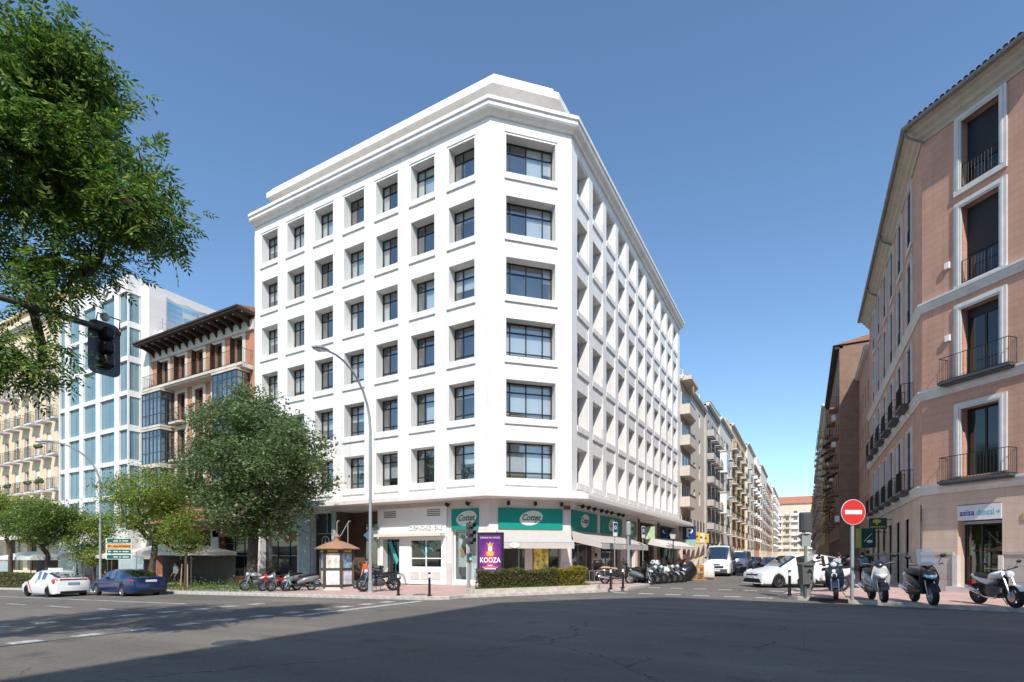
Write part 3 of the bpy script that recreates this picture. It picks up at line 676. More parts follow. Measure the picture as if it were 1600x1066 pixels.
# ------------------------------------------------------------------ generic street house
def house(name, label, fr, ln, H, cols, floors, wallm, par_loc, depth=12, reveal=.2, fm=TRIM, gm=DKGL, wfun=None, roof=None, ground=None, group=None, gz=4.0, shutters=None, sill=True, eave=.3):
    t = thing(name, label, 'building', (par_loc[0], par_loc[1], 0), group=group)
    hs = [(a, b, z0, z1, reveal) for a, b in cols for z0, z1 in floors]
    gh = ground or []
    MB().wall(0, ln, -1.2, H, hs+[(a,b,z0,z1,.4) for a,b,z0,z1 in gh]).build('wall', wallm, t, fr)
    MB().box(0.002, ln-.002, .45, depth, -1.2, H-.03).build('core', wallm, t, fr)
    MB().quad((0,0,.05),(0,.5,.05),(0,.5,H),(0,0,H)).quad((ln,0,.05),(ln,0,H),(ln,.5,H),(ln,.5,.05)).quad((0,0,H),(ln,0,H),(ln,.5,H),(0,.5,H)).build('wall_edge', wallm, t, fr)
    MB().box(-.0, ln+.0, -eave, .3, H-.25, H-.06).box(0, ln, -eave*1.3, .3, H-.06, H+.12).build('cornice', roof or TRIM, t, fr)
    for a, b in cols:
        for k, (z0, z1) in enumerate(floors):
            o = win(fr, a, b, z0, z1, reveal-.02, (.5,), (.72,), t, gm=gm, fm=fm, room=0, split=False, bar=.07)
            if shutters and rng.random() < shutters[0]:
                q = rng.uniform(.25, 1); sub('roller_shutter', qmesh(shutters[1]), o, (.03,-.05,(1-q)*(z1-z0)), (b-a-.06,1,q*(z1-z0)))
    for a, b, z0, z1 in gh: win(fr, a, b, z0, z1, .35, (.5,), (.75,), t, gm=DKGL, fm=SLATE, room=0, split=False, name='shop_window')
    return t
def balcony(t, fr, a, b, z, out=.7, solid=None, rail=IRON, slab=TRIM, gap=.16, h=1.0, plants=False):
    MB().box(a, b, -out, .0, z-.16, z).build('balcony_slab', slab, t, fr)
    if solid: MB().box(a, b, -out-.02, -out+.06, z-.14, z+h*.75).box(a, a+.06, -out+.06, 0, z-.14, z+h*.75).box(b-.06, b, -out+.06, 0, z-.14, z+h*.75).build('balcony_parapet', solid, t, fr)
    railing(a+.04, b-.04, -out+.04, z+(h*.75 if solid else 0), h*.3 if solid else h, gap, .009, False).build('balcony_railing', rail, t, fr)
    if plants:
        for k in range(3):
            u = a+.25+(b-a-.5)*(k+rng.uniform(-.2,.2)+.2)/2.4; mb = MB(); r_ = rng.uniform(.13,.2)
            for q in range(5): mb.ball((u+rng.uniform(-.1,.1), -out+.02+rng.uniform(-.06,.06), z+h*.8+rng.uniform(-.1,.12)), r_*rng.uniform(.7,1), 7, 5)
            mb.build('potted_plant', mat('balcony_plant', (.07,.10,.03), .8, .5, 8), t, fr)

# orange brick house with the deep bracketed eave
BRK = mat('orange_brick', (.50, .20, .10), .85, .12, 1.5, brick=(.24, .07, .008, (.45,.30,.22), (.43,.16,.08)))
OST = mat('cream_stone', (.60,.54,.46), .8, .1, 2, stain=.2)
ob = thing('brick_house', 'old orange brick house with dark bracketed eave behind the elm', 'building', (-44.1, 22, 0))
OF = F(-44.1, 22, 1, 0); OL = 12.4
ocols = [(1.2+2.25*k, 2.2+2.25*k) for k in range(5)]; ofl = [(6.2,8.5),(9.1,11.4),(12.0,14.2),(14.95,17.05)]
MB().wall(0, OL, -1, 18.3, [(a,b,z0,z1,.3) for a,b in ocols for z0,z1 in ofl]+[(.6,3.4,.2,3.6,.5),(4.2,7.8,.2,3.6,.5),(8.6,11.8,.2,3.6,.5)]).build('wall', BRK, ob, OF)
MB().box(.002,OL-.002,.6,14,.05,18.2).build('core', BRK, ob, OF)
MB().quad((OL,0,.05),(OL,0,18.3),(OL,.6,18.3),(OL,.6,.05)).quad((0,0,.05),(0,.6,.05),(0,.6,18.3),(0,0,18.3)).build('wall_edge', BRK, ob, OF)
BRN = mat('dark_brown_wood', (.045,.028,.02), .7, .2)
for a, b in ocols:
    for k, (z0, z1) in enumerate(ofl):
        win(OF, a, b, z0, z1, .28, (.5,), (.75,), ob, gm=DKGL, fm=BRN, room=0, split=False)
        MB().box(a-.32,a,-.06,.05,z0-.1,z1+.3).box(b,b+.32,-.06,.05,z0-.1,z1+.3).box(a,b,-.06,.05,z1,z1+.3).build('window_surround', OST, ob, OF)
        if k == 3: MB().box(a-.02,a+.42,.0,.03,z0,z1, Matrix.Translation((a,0,0))@Matrix.Rotation(R(-70),4,'Z')@Matrix.Translation((-a,0,0))).build('shutter', BRN, ob, OF)
for a, b, z0, z1 in ((.6,3.4,.2,3.6),(4.2,7.8,.2,3.6),(8.6,11.8,.2,3.6)): win(OF, a, b, z0, z1, .45, (.33,.66), (.7,), ob, gm=DKGL, fm=WOOD, room=0, split=False, name='shop_window')
MB().box(.1,OL-.1,-.85,.0,14.62,14.8).box(.1,OL-.1,-.75,0,14.5,14.62).build('balcony_slab', OST, ob, OF)
railing(.15,OL-.2,-.8,14.8,1.0,.15,.009).build('balcony_railing', IRON, ob, OF)
MB().box(0,OL,-.16,.02,17.25,17.42).box(0,OL,-.1,.02,17.42,17.95).build('frieze', OST, ob, OF)
for k in range(14):
    u = .4+k*.89; MB().prism([(0,18.15),(-1.05,18.15),(-1.05,18.02),(-.3,17.75),(-.12,17.5),(0,17.5)], u-.07, u+.07, 'x').build('eave_bracket', BRN, ob, OF)
    MB().ball((u+.44,-.9,18.12),.05,6,4).build('eave_stud', OST, ob, OF)
MB().box(-.25,OL+.1,-1.25,.3,18.17,18.3).box(-.28,OL+.1,-1.32,.3,18.3,18.42).build('eave', BRN, ob, OF)
MB().prism([(-1.3,18.42),(12,18.42),(12,19.2),(5,20.0)], -.2, OL+.1, 'x').build('roof', TILE, ob, OF)
MB().box(11.3,12.35,2.2,3.2,18.5,20.6).box(11.2,12.4,2.1,3.3,20.6,20.8).build('chimney', BRK, ob, OF)
GIRON = mat('grey_iron', (.055,.065,.075), .5, .15)
for u0, u1 in ((.35,2.9),(9.3,11.9)):
    for zz in (11.75, 8.8, 5.9):
        mb = MB(); MB().box(u0-.06,u1+.06,-1.0,0,zz-.18,zz).build('mirador_slab', OST, ob, OF); MB().box(u0-.06,u1+.06,-1.0,0,zz+2.58,zz+2.72).build('mirador_cap', OST, ob, OF)
        n = 5
        for i in range(n+1): u = u0+(u1-u0)*i/n; mb.box(u-.03,u+.03,-.95,-.89,zz,zz+2.58)
        for y in (-.5,-.05):
            for u in (u0,u1): mb.box(u-.03,u+.03,y-.03,y+.03,zz,zz+2.58)
        for q in (zz+.03, zz+.85, zz+2.1, zz+2.55): mb.box(u0,u1,-.945,-.895,q-.03,q+.03).box(u0-.025,u0+.025,-.89,0,q-.03,q+.03).box(u1-.025,u1+.025,-.89,0,q-.03,q+.03)
        m_ = mb.build('mirador', GIRON, ob, OF)
        MB().quad((u0,-.92,zz),(u1,-.92,zz),(u1,-.92,zz+2.55),(u0,-.92,zz+2.55)).quad((u1,-.92,zz),(u1,0,zz),(u1,0,zz+2.55),(u1,-.92,zz+2.55)).quad((u0,-.92,zz),(u0,0,zz),(u0,0,zz+2.55),(u0,-.92,zz+2.55)).build('mirador_glass', glass('mirador_pane',(.5,.56,.6),.9), ob, OF)
        MB().box(u0+.2,u1-.2,-.5,-.47,zz+.1,zz+2.4).build('curtain', BLIND, ob, OF)
for a, b in ocols[1:4]:
    for z in (12.0, 9.1, 6.2):
        MB().box(a-.35,b+.35,-.5,0,z-.2,z-.05).build('balcony_slab', OST, ob, OF); railing(a-.3,b+.3,-.46,z-.06,1.0,.14,.009,False).build('balcony_railing', IRON, ob, OF)
MB().box(.2,OL-.2,-1.9,-.05,3.95,4.05).box(.2,OL-.2,-1.95,-1.9,3.7,4.05).build('shop_canopy', mat('dark_canvas',(.03,.032,.035),.8,.1), ob, OF)
MB().box(7.7,8.6,-.1,.05,.13,3.6).box(3.4,4.2,-.1,.05,.13,3.6).box(11.8,12.3,-.1,.05,.13,3.6).build('shop_pier', PALE, ob, OF)
MB().box(7.9,11.9,-.1,-.02,3.05,3.55).build('shop_fascia', mat('copper_fascia',(.25,.11,.05),.5,.15), ob, OF)

# white office block with big blue panes
gb = thing('glass_office', 'white stone office block with large blue glass panes and netting on its side', 'building', (-60, 20.8, 0)); G0 = gb.location
GST = mat('white_cladding', (.74,.73,.71), .6, .03, 1, brick=(1.2,.75,.008,(.6,.59,.58),(.71,.70,.68)))
BLG = dglass('blue_glass', (.15,.27,.31), .03, .35, 1.0)
GF = F(-56.9, 20.8, 1, 0); GLn = 11.7
gc_ = [(x0+56.9, x1+56.9) for x0, x1 in ((-56.75,-55.75),(-55.0,-53.1),(-52.4,-50.3),(-49.6,-47.3),(-46.6,-45.32))]
gz_ = [3.9+2.76*k for k in range(7)]
MB().wall(0, GLn, -1, 24.2, [(a,b,z,z+2.4,.2) for a,b in gc_ for z in gz_]).build('wall', GST, gb, GF)
GE = F(-45.2, 20.8, 0, 1)
MB().wall(0, 1.0, .05, 24.2, [(.1,.9,z,z+2.28,.1) for z in gz_]).build('return_wall', GST, gb, GE)
MB().box(-45.2,-44.12,21.75,40,.05,23.6).box(-56.8,-45.26,21.6,40,-1,24.1).box(-56.8,-45.25,20.9,21.7,24.0,24.18).build('side_mass', GST, gb, loc=-G0)
for a, b in gc_:
    for z in gz_: win(GF, a, b, z, z+2.4, .17, (.5,) if b-a < 3 else (.33,.66), (.999,), gb, gm=BLG, fm=GREYM, room=0, split=False, bar=.04)
for z in gz_: win(GE, .1, .9, z, z+2.28, .08, (.5,), (.999,), gb, gm=BLG, fm=GREYM, room=0, split=False, bar=.04)
MB().box(.2,11.6,.3,.5,.1,3.8).build('ground_glazing', DKGL, gb, GF)
for s_, u in (('A', 3.4), ('O', 8.4), ('O', 10.3)): text(s_, .95, mat('steel_letter',(.16,.16,.17),.4,.05,metal=.5), parent=gb, fr=GF, loc=(u,-.06,23.45), depth=.05)
# printed netting hung on the bare side wall
NET = bpy.data.materials.new('blue_netting'); NET.use_nodes = True
def net():
    N = NET.node_tree.nodes; L = NET.node_tree.links; b = N['Principled BSDF']; b.inputs['Roughness'].default_value = .8
    tc = N.new('ShaderNodeTexCoord'); mp = N.new('ShaderNodeMapping'); mp.inputs['Scale'].default_value = (1,1,1); L.new(tc.outputs['Object'], mp.inputs[0])
    sx = N.new('ShaderNodeSeparateXYZ'); cx = N.new('ShaderNodeCombineXYZ'); L.new(mp.outputs[0], sx.inputs[0]); L.new(sx.outputs[0], cx.inputs[0]); L.new(sx.outputs[2], cx.inputs[1])
    ch = N.new('ShaderNodeTexBrick'); L.new(cx.outputs[0], ch.inputs[0]); ch.inputs['Scale'].default_value = 1; ch.offset = .0; ch.inputs['Brick Width'].default_value = 1.25; ch.inputs['Row Height'].default_value = .42
    ch.inputs['Mortar Size'].default_value = .02; ch.inputs['Color1'].default_value = (.55,.54,.50,1); ch.inputs['Color2'].default_value = (.16,.38,.55,1); ch.inputs['Mortar'].default_value = (.45,.47,.48,1); ch.inputs['Bias'].default_value = .1
    L.new(ch.outputs[0], b.inputs['Base Color'])
net()
nm = MB(); n = 24
for i in range(n):
    u0, u1 = 1.2+i*9.5/n, 1.2+(i+1)*9.5/n; s = lambda u: .16*abs(math.sin((u-1.2)*math.pi/1.6)); w_ = lambda u: -.07-.05*math.sin(u*2.3)
    nm.quad((u0,w_(u0),19.1),(u1,w_(u1),19.1),(u1,w_(u1),23.0-s(u1)),(u0,w_(u0),23.0-s(u0)))
netting = tag(nm.build('safety_netting', NET, fr=F(-44.12,21.75,0,1)), 'blue and beige printed netting hung on a bare white side wall', 'netting')
MB().lathe([(.001,0),(.3,.06),(.42,.16)], 14, Matrix.Rotation(R(90),4,'X')).build('satellite_dish', mat('dish_orange',(.62,.36,.10),.6,.1), gb, loc=Vector((-43.75,22.6,18.8))-G0).rotation_euler = (0,0,R(15))
MB().lathe([(.001,0),(.3,.06),(.4,.15)], 14, Matrix.Rotation(R(80),4,'X')).build('satellite_dish', PURE, gb, loc=Vector((-43.75,22.5,19.6))-G0)
MB().tube([(-44.1,22.5,18.6),(-43.75,22.5,18.7),(-43.75,22.5,21.0)],.03,5).tube([(-43.75,22.3,20.6),(-43.75,22.8,20.6)],.015,4).build('aerial_mast', GREYM, gb, loc=-G0)

# yellow block with rows of small balconies
YEL = mat('yellow_stucco', (.68,.56,.40), .85, .06, 1, stain=.10)
YF = F(-76.2, 21.4, 1, 0)
ycols = [(1.0+2.35*k, 2.0+2.35*k) for k in range(8)]; yfl = [(4.9,6.3),(7.6,9.7),(10.75,12.9),(13.95,16.1),(17.1,19.2),(20.2,21.9)]
yb = house('yellow_block', 'pale yellow apartment block with rows of small iron balconies at the left edge', YF, 19.2, 23.6, ycols, yfl, YEL, (-76.2,21.4), shutters=(.7, PURE), ground=[(1,5,.2,3.2),(6,10,.2,3.2),(11,18,.2,3.2)])
for a, b in ycols:
    for z0, z1 in yfl[1:5]: balcony(yb, YF, a-.3, b+.3, z0-.05, .75, gap=.13, plants=rng.random() < .4)
mb = MB().box(0,19.2,-.9,0,4.1,4.25).box(0,19.2,-.95,-.8,5.1,5.25)
for k in range(60): mb.lathe([(.04,4.25),(.075,4.5),(.045,4.8),(.06,5.1)], 6, Matrix.Translation((.2+k*.32,-.87,0)))
mb.build('balustrade', OST, yb, YF)
MB().box(.0,19.2,-.5,.3,23.6,23.8).box(.6,18.9,1.0,9,23.7,26.0).box(.4,19.1,.7,9.2,26.0,26.25).build('attic', YEL, yb, YF)
MB().box(-.3,19.0,-2.2,-.3,3.3,3.38).box(-.3,19,-2.25,-2.2,3.05,3.38).build('shop_canopy', mat('pale_canvas',(.6,.57,.5),.85,.08), yb, YF)

# ------------------------------------------------------------------ the side street, left row (faces +X) and right row (faces -X)
def rowL(y0, y1, x=-10.45): return F(x, y0, 0, 1), y1-y0
def rowR(y0, y1, x): return F(x, y1, 0, -1), y1-y0
BGE = mat('beige_render', (.60,.53,.45), .85, .06, 1, stain=.14); TRV = mat('beige_trim', (.56,.50,.43), .8, .06)
fr, ln = rowL(51.9, 66)
b1 = house('beige_apartments', 'beige apartment house with angled solid balconies next to the white building', fr, ln, 18.9, [(7.2,8.3),(10.4,11.5)], [(7.3+2.97*k, 8.8+2.97*k) for k in range(4)], BGE, (-10.45,51.9), shutters=(.3,PURE), ground=[(1.0,4,.2,3.0),(5,8,.2,3.0),(9.5,13,.2,3.0)])
DKR = mat('dark_recess', (.20,.17,.15), .8, .15)
for k in range(4):
    z = 6.45+2.97*k
    if 1:
        MB().prism([(.2,.0),(.2,-.9),(3.6,-.9),(5.4,-.15),(5.4,.0)], z-.1, z+.85).build('balcony_parapet', BGE, b1, fr)
        MB().sweep([(0,z+.85),(0,z+1.15),(-.03,z+1.15),(-.03,z+.85)], [fr.p(.25,-.85)[:2],fr.p(3.55,-.85)[:2],fr.p(5.3,-.12)[:2]]).build('balcony_railing', DKGREY, b1, loc=-b1.location)
    win(fr, .6, 4.4, z+.2, z+2.2, -.02, (.33,.66), (.999,), b1, gm=DKGL, fm=PURE, room=0, split=False)
MB().prism([(.1,.0),(.1,-1.1),(3.7,-1.1),(5.6,-.15),(5.6,.0)], 18.5, 18.85).build('roof_slab', BGE, b1, fr)
MB().box(0,ln,-.05,.05,4.0,5.5).build('first_floor_glazing', DKR, b1, fr)
for k in range(7): MB().box(.3+k*2,.5+k*2,-.12,-.05,3.9,5.5).build('mullion', TRV, b1, fr)
mb = MB()
for u in (0.3,2.5,4.7,7,9.5,12): mb.tube([(u,.2,18.9),(u,.2,20.4)],.04,5).tube([(u,3,18.9),(u,3,20.4)],.04,5).tube([(u,.2,20.4),(u,3,20.4)],.04,5)
for z in (19.7,20.4): mb.tube([(.3,.2,z),(12,.2,z)],.04,5)
mb.build('roof_pergola', PURE, b1, fr)
MB().ball((4,1,19.5),(.5,.5,.8),8,6).build('roof_shrub', mat('dark_leaf',(.03,.06,.02),.8,.4,8), b1, fr)
MB().lathe([(.001,0),(.3,.05),(.42,.14)],12,Matrix.Rotation(R(90),4,'X')).build('satellite_dish', MATS['dish_orange'], b1, fr, loc=(.9,-1.0,17.6))
# its street-level signs
MATS['sign_blue'] if 0 else mat('sign_blue',(.012,.04,.22),.4,.05)
text('P', 1.25, PURE, parent=b1, loc=Vector((-9.75,52.95,3.82))-b1.location, rz=R(20), depth=.01, bold=.03)
MB().box(-.62,.62,-.04,.04,-.66,.66).build('parking_sign', MATS['sign_blue'], b1, loc=Vector((-9.75,53.02,3.85))-b1.location, rz=R(20))
MB().box(-.62,.62,-.04,.04,-.16,.16).build('sign_strip', mat('sign_teal',(.2,.5,.48),.4,.05), b1, loc=Vector((-9.75,53.02,3.0))-b1.location, rz=R(20))
for y, c in ((55.5,'alarm_yellow'),(58.2,'cream_awning'),(61,'alarm_yellow')):
    MB().box(-.85,.85,-.04,.04,-.5,.5).build('shop_sign', MATS[c], b1, loc=Vector((-9.95,y,3.55))-b1.location, rz=R(35)); MB().box(-.6,.6,-.05,-.04,-.1,.12).build('sign_lettering', WOOD, b1, loc=Vector((-9.95,y,3.55))-b1.location, rz=R(35))
for k in range(5): MB().prism([(0,.1),(0,2.9),(-.9,2.9)], .3+k*2.6, .5+k*2.6, 'x').build('arcade_fin', BGE, b1, fr)
specL = [(66,76,19.8,-10.2,'grey_render',(.46,.43,.40),'grey brown apartment house with shuttered bays behind the vans'),
         (76,90,20.4,-10.0,'white_render2',(.66,.62,.55),'cream house with glazed white bay windows and grey mansard'),
         (90,112,22.6,-10.1,'tan_render',(.60,.45,.28),'tan house with stacked balconies halfway along the street'),
         (112,128,23.6,-9.7,'cream_render',(.68,.62,.53),'tall cream house with plain flank further along the street'),
         (128,146,22.0,-9.9,'terracotta',(.46,.27,.18),'brick house with white balconies past the cream one'),
         (146,170,24.5,-9.5,'pale_render',(.66,.60,.52),'pale house with many balconies near the street end'),
         (170,200,23.0,-9.8,'ochre_render2',(.58,.44,.30),'ochre house second from the street end on the sunny side'),
         (200,238,25.0,-9.3,'cream_render3',(.66,.58,.47),'cream house last on the sunny side of the street')]
for i, (y0, y1, H, x, mn, colr, lab) in enumerate(specL):
    fr, ln = rowL(y0+.03, y1, x); n = max(3, int(ln/3.2)); p = ln/n
    wm = mat(mn, colr, .85, .08, 1, stain=.12)
    cols = [(p*k+p*.3, p*k+p*.3+1.15) for k in range(n)]; fl = [(4.9+2.8*k, 6.9+2.8*k) for k in range(int((H-5)/2.8))]
    t = house('street_house', lab, fr, ln, H, cols, fl, wm, (x,y0), shutters=(.5, BRN if i == 0 else PURE), ground=[(p*k+.4,p*k+p-.4,.2,3.2) for k in range(n)], group='houses along the side street')
    for k in range(0, n, 2 if i != 0 else 1):
        for j, (z0, z1) in enumerate(fl):
            a, b = cols[k]
            if i == 1 and k % 4 == 0: 
                if j % 2: MB().box(a-.5,b+.5,-.8,0,z0-.3,z1+.4).build('glazed_bay', PURE, t, fr); MB().box(a-.42,b+.42,-.82,-.8,z0+.35,z1+.1).build('bay_glass', DKGL, t, fr)
                else: balcony(t, fr, a-.5, b+.5, z0-.1, .8, gap=.2)
            else: balcony(t, fr, a-.4, b+.4+(p*.6 if i == 2 else 0), z0-.1, .75, gap=.25, solid=(wm if i == 0 else (PURE if i in (4,7) else None)), plants=i == 2 and rng.random() < .4)
    if i == 1: MB().prism([(-.2,H+.1),(8,H+.1),(8,H+2.4),(1.2,H+2.4)], 0, ln, 'x').build('mansard', mat('slate_roof',(.14,.17,.16),.6,.15), t, fr)
    if i in (2,4,5,7): MB().box(2,min(9,ln-1),1,8,H,H+rng.uniform(1.4,2.6)).build('roof_hut', wm, t, fr)
    rescale(t)
# end of the street
fr = F(-26, 246, 1, 0)
eb = house('far_block', 'cream apartment block with red roof closing the far end of the street', fr, 46, 23, [(1.2+3.0*k,2.5+3.0*k) for k in range(15)], [(4.5+2.75*k,6.3+2.75*k) for k in range(6)], mat('far_cream',(.68,.58,.45),.85,.06), (-26,246), shutters=(.3,PURE))
for k in range(0,15,1):
    for j in range(6): MB().box(.7+3*k,3.0+3*k,-.9,0,4.3+2.75*j,4.42+2.75*j).box(.7+3*k,3.0+3*k,-.9,-.84,4.4+2.75*j,5.2+2.75*j).build('balcony', PURE if k%2 else TRV, eb, fr)
MB().prism([(-.6,23.1),(12,23.1),(5.7,26.5)], -.5, 46.5, 'x').build('roof', mat('red_roof',(.42,.17,.10),.85,.2,3), eb, fr)
MB().tube([(31,1,24),(31,1,33)],.12,5).build('aerial_mast', GREYM, eb, fr)
for o in (wb, ob, gb, yb, netting, b1, eb): rescale(o)
for o in (ob, gb, netting): o.scale.z *= .96
# right row
fr, ln = rowR(51.05, 60, 4.6)
house('salmon_house', 'plain salmon house with small windows behind the pink corner house', fr, ln, 18.6, [(1.2+2.2*k,2.0+2.2*k) for k in range(4)], [(5+3.1*k,6.7+3.1*k) for k in range(4)], mat('salmon',(.42,.27,.20),.85,.08,1,stain=.1), (4.6,51), ground=[(1,3,.2,3),(4,6,.2,3)], group='houses along the side street')
DBR = mat('dark_brick', (.27,.165,.115), .85, .12, 1.5, brick=(.24,.07,.008,(.22,.15,.12),(.23,.135,.095)))
specR = [(60.05,84,22.0,3.0,DBR,'dark brick apartment house with awnings jutting out past the pink house'),
         (84.1,120,22.5,2.5,mat('ochre_render',(.50,.38,.22),.85,.08),'ochre house in shade beyond the dark brick one'),
         (120.1,160,21,2.6,mat('grey_cream',(.52,.49,.44),.85,.08),'grey cream house deep in the shaded side of the street'),
         (160.1,238,19.5,2.8,DBR,'farthest dark house on the shaded side of the street')]
for i, (y0, y1, H, x, wm, lab) in enumerate(specR):
    fr, ln = rowR(y0, y1, x); n = int(ln/3.4); p = ln/n; cols = [(p*k+1.0,p*k+2.2) for k in range(n)]; fl = [(5.0+2.85*k, 7.0+2.85*k) for k in range(int((H-5)/2.85))]
    t = house('street_house', lab, fr, ln, H, cols, fl, wm, (x, y0), shutters=(.4,PURE), eave=.4 if i == 0 else .3, ground=[(p*k+.4,p*k+p-.4,.2,3.3) for k in range(n)], roof=BRN if i == 0 else None, group='houses along the side street')
    for k in range(0, n, 2):
        for z0, z1 in fl:
            a, b = cols[k]; balcony(t, fr, a-.5, b+.5, z0-.1, .8, gap=.25, slab=wm if i == 0 else TRV)
            if i == 0 and rng.random() < .6: MB().quad((a-.5,-.05,z1+.1),(b+.5,-.05,z1+.1),(b+.5,-1.0,z1-.5),(a-.5,-1.0,z1-.5)).build('balcony_awning', mat('dark_green_canvas',(.025,.035,.03),.8,.1), t, fr)
            if rng.random() < .5: MB().box(b+.6,b+1.35,-.35,0,z0-.1,z0+.5).build('air_conditioner', PURE, t, fr)
    if i == 0:
        MB().prism([(-.55,H+.1),(11,H+.1),(5,H+1.1)], -.1, ln+.15, 'x').build('roof', TILE, t, fr)
# the house behind the viewer whose shadow lies across the junction
sh = thing('shadow_house', 'apartment house on the near corner, behind the viewpoint', 'building', (9, -5, 0))
MB().prism([(7.6,-1.6),(40,-1.6),(40,-40),(3.0,-40),(3.0,-6.2)], 0, 25.3).build('wall', PINK, sh, loc=(-9,5,0))
MB().prism([(7.4,-1.3),(40,-1.3),(40,-40),(2.7,-40),(2.7,-6.1)], 25.3, 25.6).build('cornice', TRIM, sh, loc=(-9,5,0))
FB = [F(40,-1.6,-1,0), F(3.0,-6.2,0,-1)]
for k in range(7):
    for j in range(6):
        for q, f_ in enumerate(FB): win(f_, 2+4*k, 3.3+4*k, 4.6+3.4*j, 6.8+3.4*j, -.03, (.5,), (.7,), sh, gm=DKGL, fm=TRIM, room=0, split=False)
# ------------------------------------------------------------------ trees and hedges
BARK = mat('bark', (.085,.065,.05), .95, .3, 6, bump=.6, bscale=14)
def unit(n, rs):
    v = rs.normal(size=(n,3)); return v/np.linalg.norm(v,axis=1,keepdims=True)
def leaf_mesh(name, pts, L, Wd, m, rs, droop=.25, flat=.5):
    n = len(pts); a = unit(n, rs); a[:,2] = a[:,2]*.6-droop; a /= np.linalg.norm(a,axis=1,keepdims=True)
    nrm = unit(n, rs); nrm[:,2] = np.abs(nrm[:,2])+flat
    b = np.cross(a, nrm); b /= np.linalg.norm(b,axis=1,keepdims=True)
    s = rs.uniform(.7,1.3,(n,1)); l = L*s; w = Wd*s
    v = np.stack([pts-a*l/2, pts+b*w/2+a*l*.05, pts+a*l/2, pts-b*w/2+a*l*.05], 1).reshape(-1,3)
    return mesh_np(name, v, np.arange(4*n).reshape(-1,4), m)
def mesh_np(name, v, f, m):
    me = bpy.data.meshes.new(name); nv, nf, k = len(v), len(f), f.shape[1]
    me.vertices.add(nv); me.vertices.foreach_set('co', np.ascontiguousarray(v, dtype=np.float32).ravel())
    me.loops.add(nf*k); me.loops.foreach_set('vertex_index', np.ascontiguousarray(f, dtype=np.int32).ravel())
    me.polygons.add(nf); me.polygons.foreach_set('loop_start', np.arange(0, nf*k, k, dtype=np.int32)); me.polygons.foreach_set('loop_total', np.full(nf, k, dtype=np.int32))
    me.materials.append(m); me.update(calc_edges=True); me.validate(); return me
def compound(name, pts, dirs, m, rs, L=.24, leaflet=.075, w=.024, pairs=4):
    n = len(pts); d = dirs/np.linalg.norm(dirs,axis=1,keepdims=True)
    up = unit(n, rs)*.5+np.array([0,0,1.0]); side = np.cross(d, up); side /= np.linalg.norm(side,axis=1,keepdims=True)
    nrm = np.cross(side, d); s = rs.uniform(.75,1.25,(n,1)); V = []
    for k in range(pairs*2+1):
        if k < pairs*2: f = (k//2+.8)/(pairs+.6); sg = 1 if k % 2 else -1; dr = d*.55+side*sg*.85-nrm*rs.uniform(.0,.5,(n,1))
        else: f = 1.0; dr = d-nrm*.2
        dr = dr/np.linalg.norm(dr,axis=1,keepdims=True)
        p0 = pts+d*L*f*s-nrm*(f*f*.06); q = np.cross(dr, nrm+unit(n,rs)*.35); q /= np.linalg.norm(q,axis=1,keepdims=True)
        l = leaflet*s*rs.uniform(.8,1.2,(n,1))
        V.append(np.stack([p0, p0+dr*l*.45+q*w*s*.5, p0+dr*l, p0+dr*l*.45-q*w*s*.5], 1))
    v = np.stack(V,1).reshape(-1,3)
    return mesh_np(name, v, np.arange(len(v)).reshape(-1,4), m)
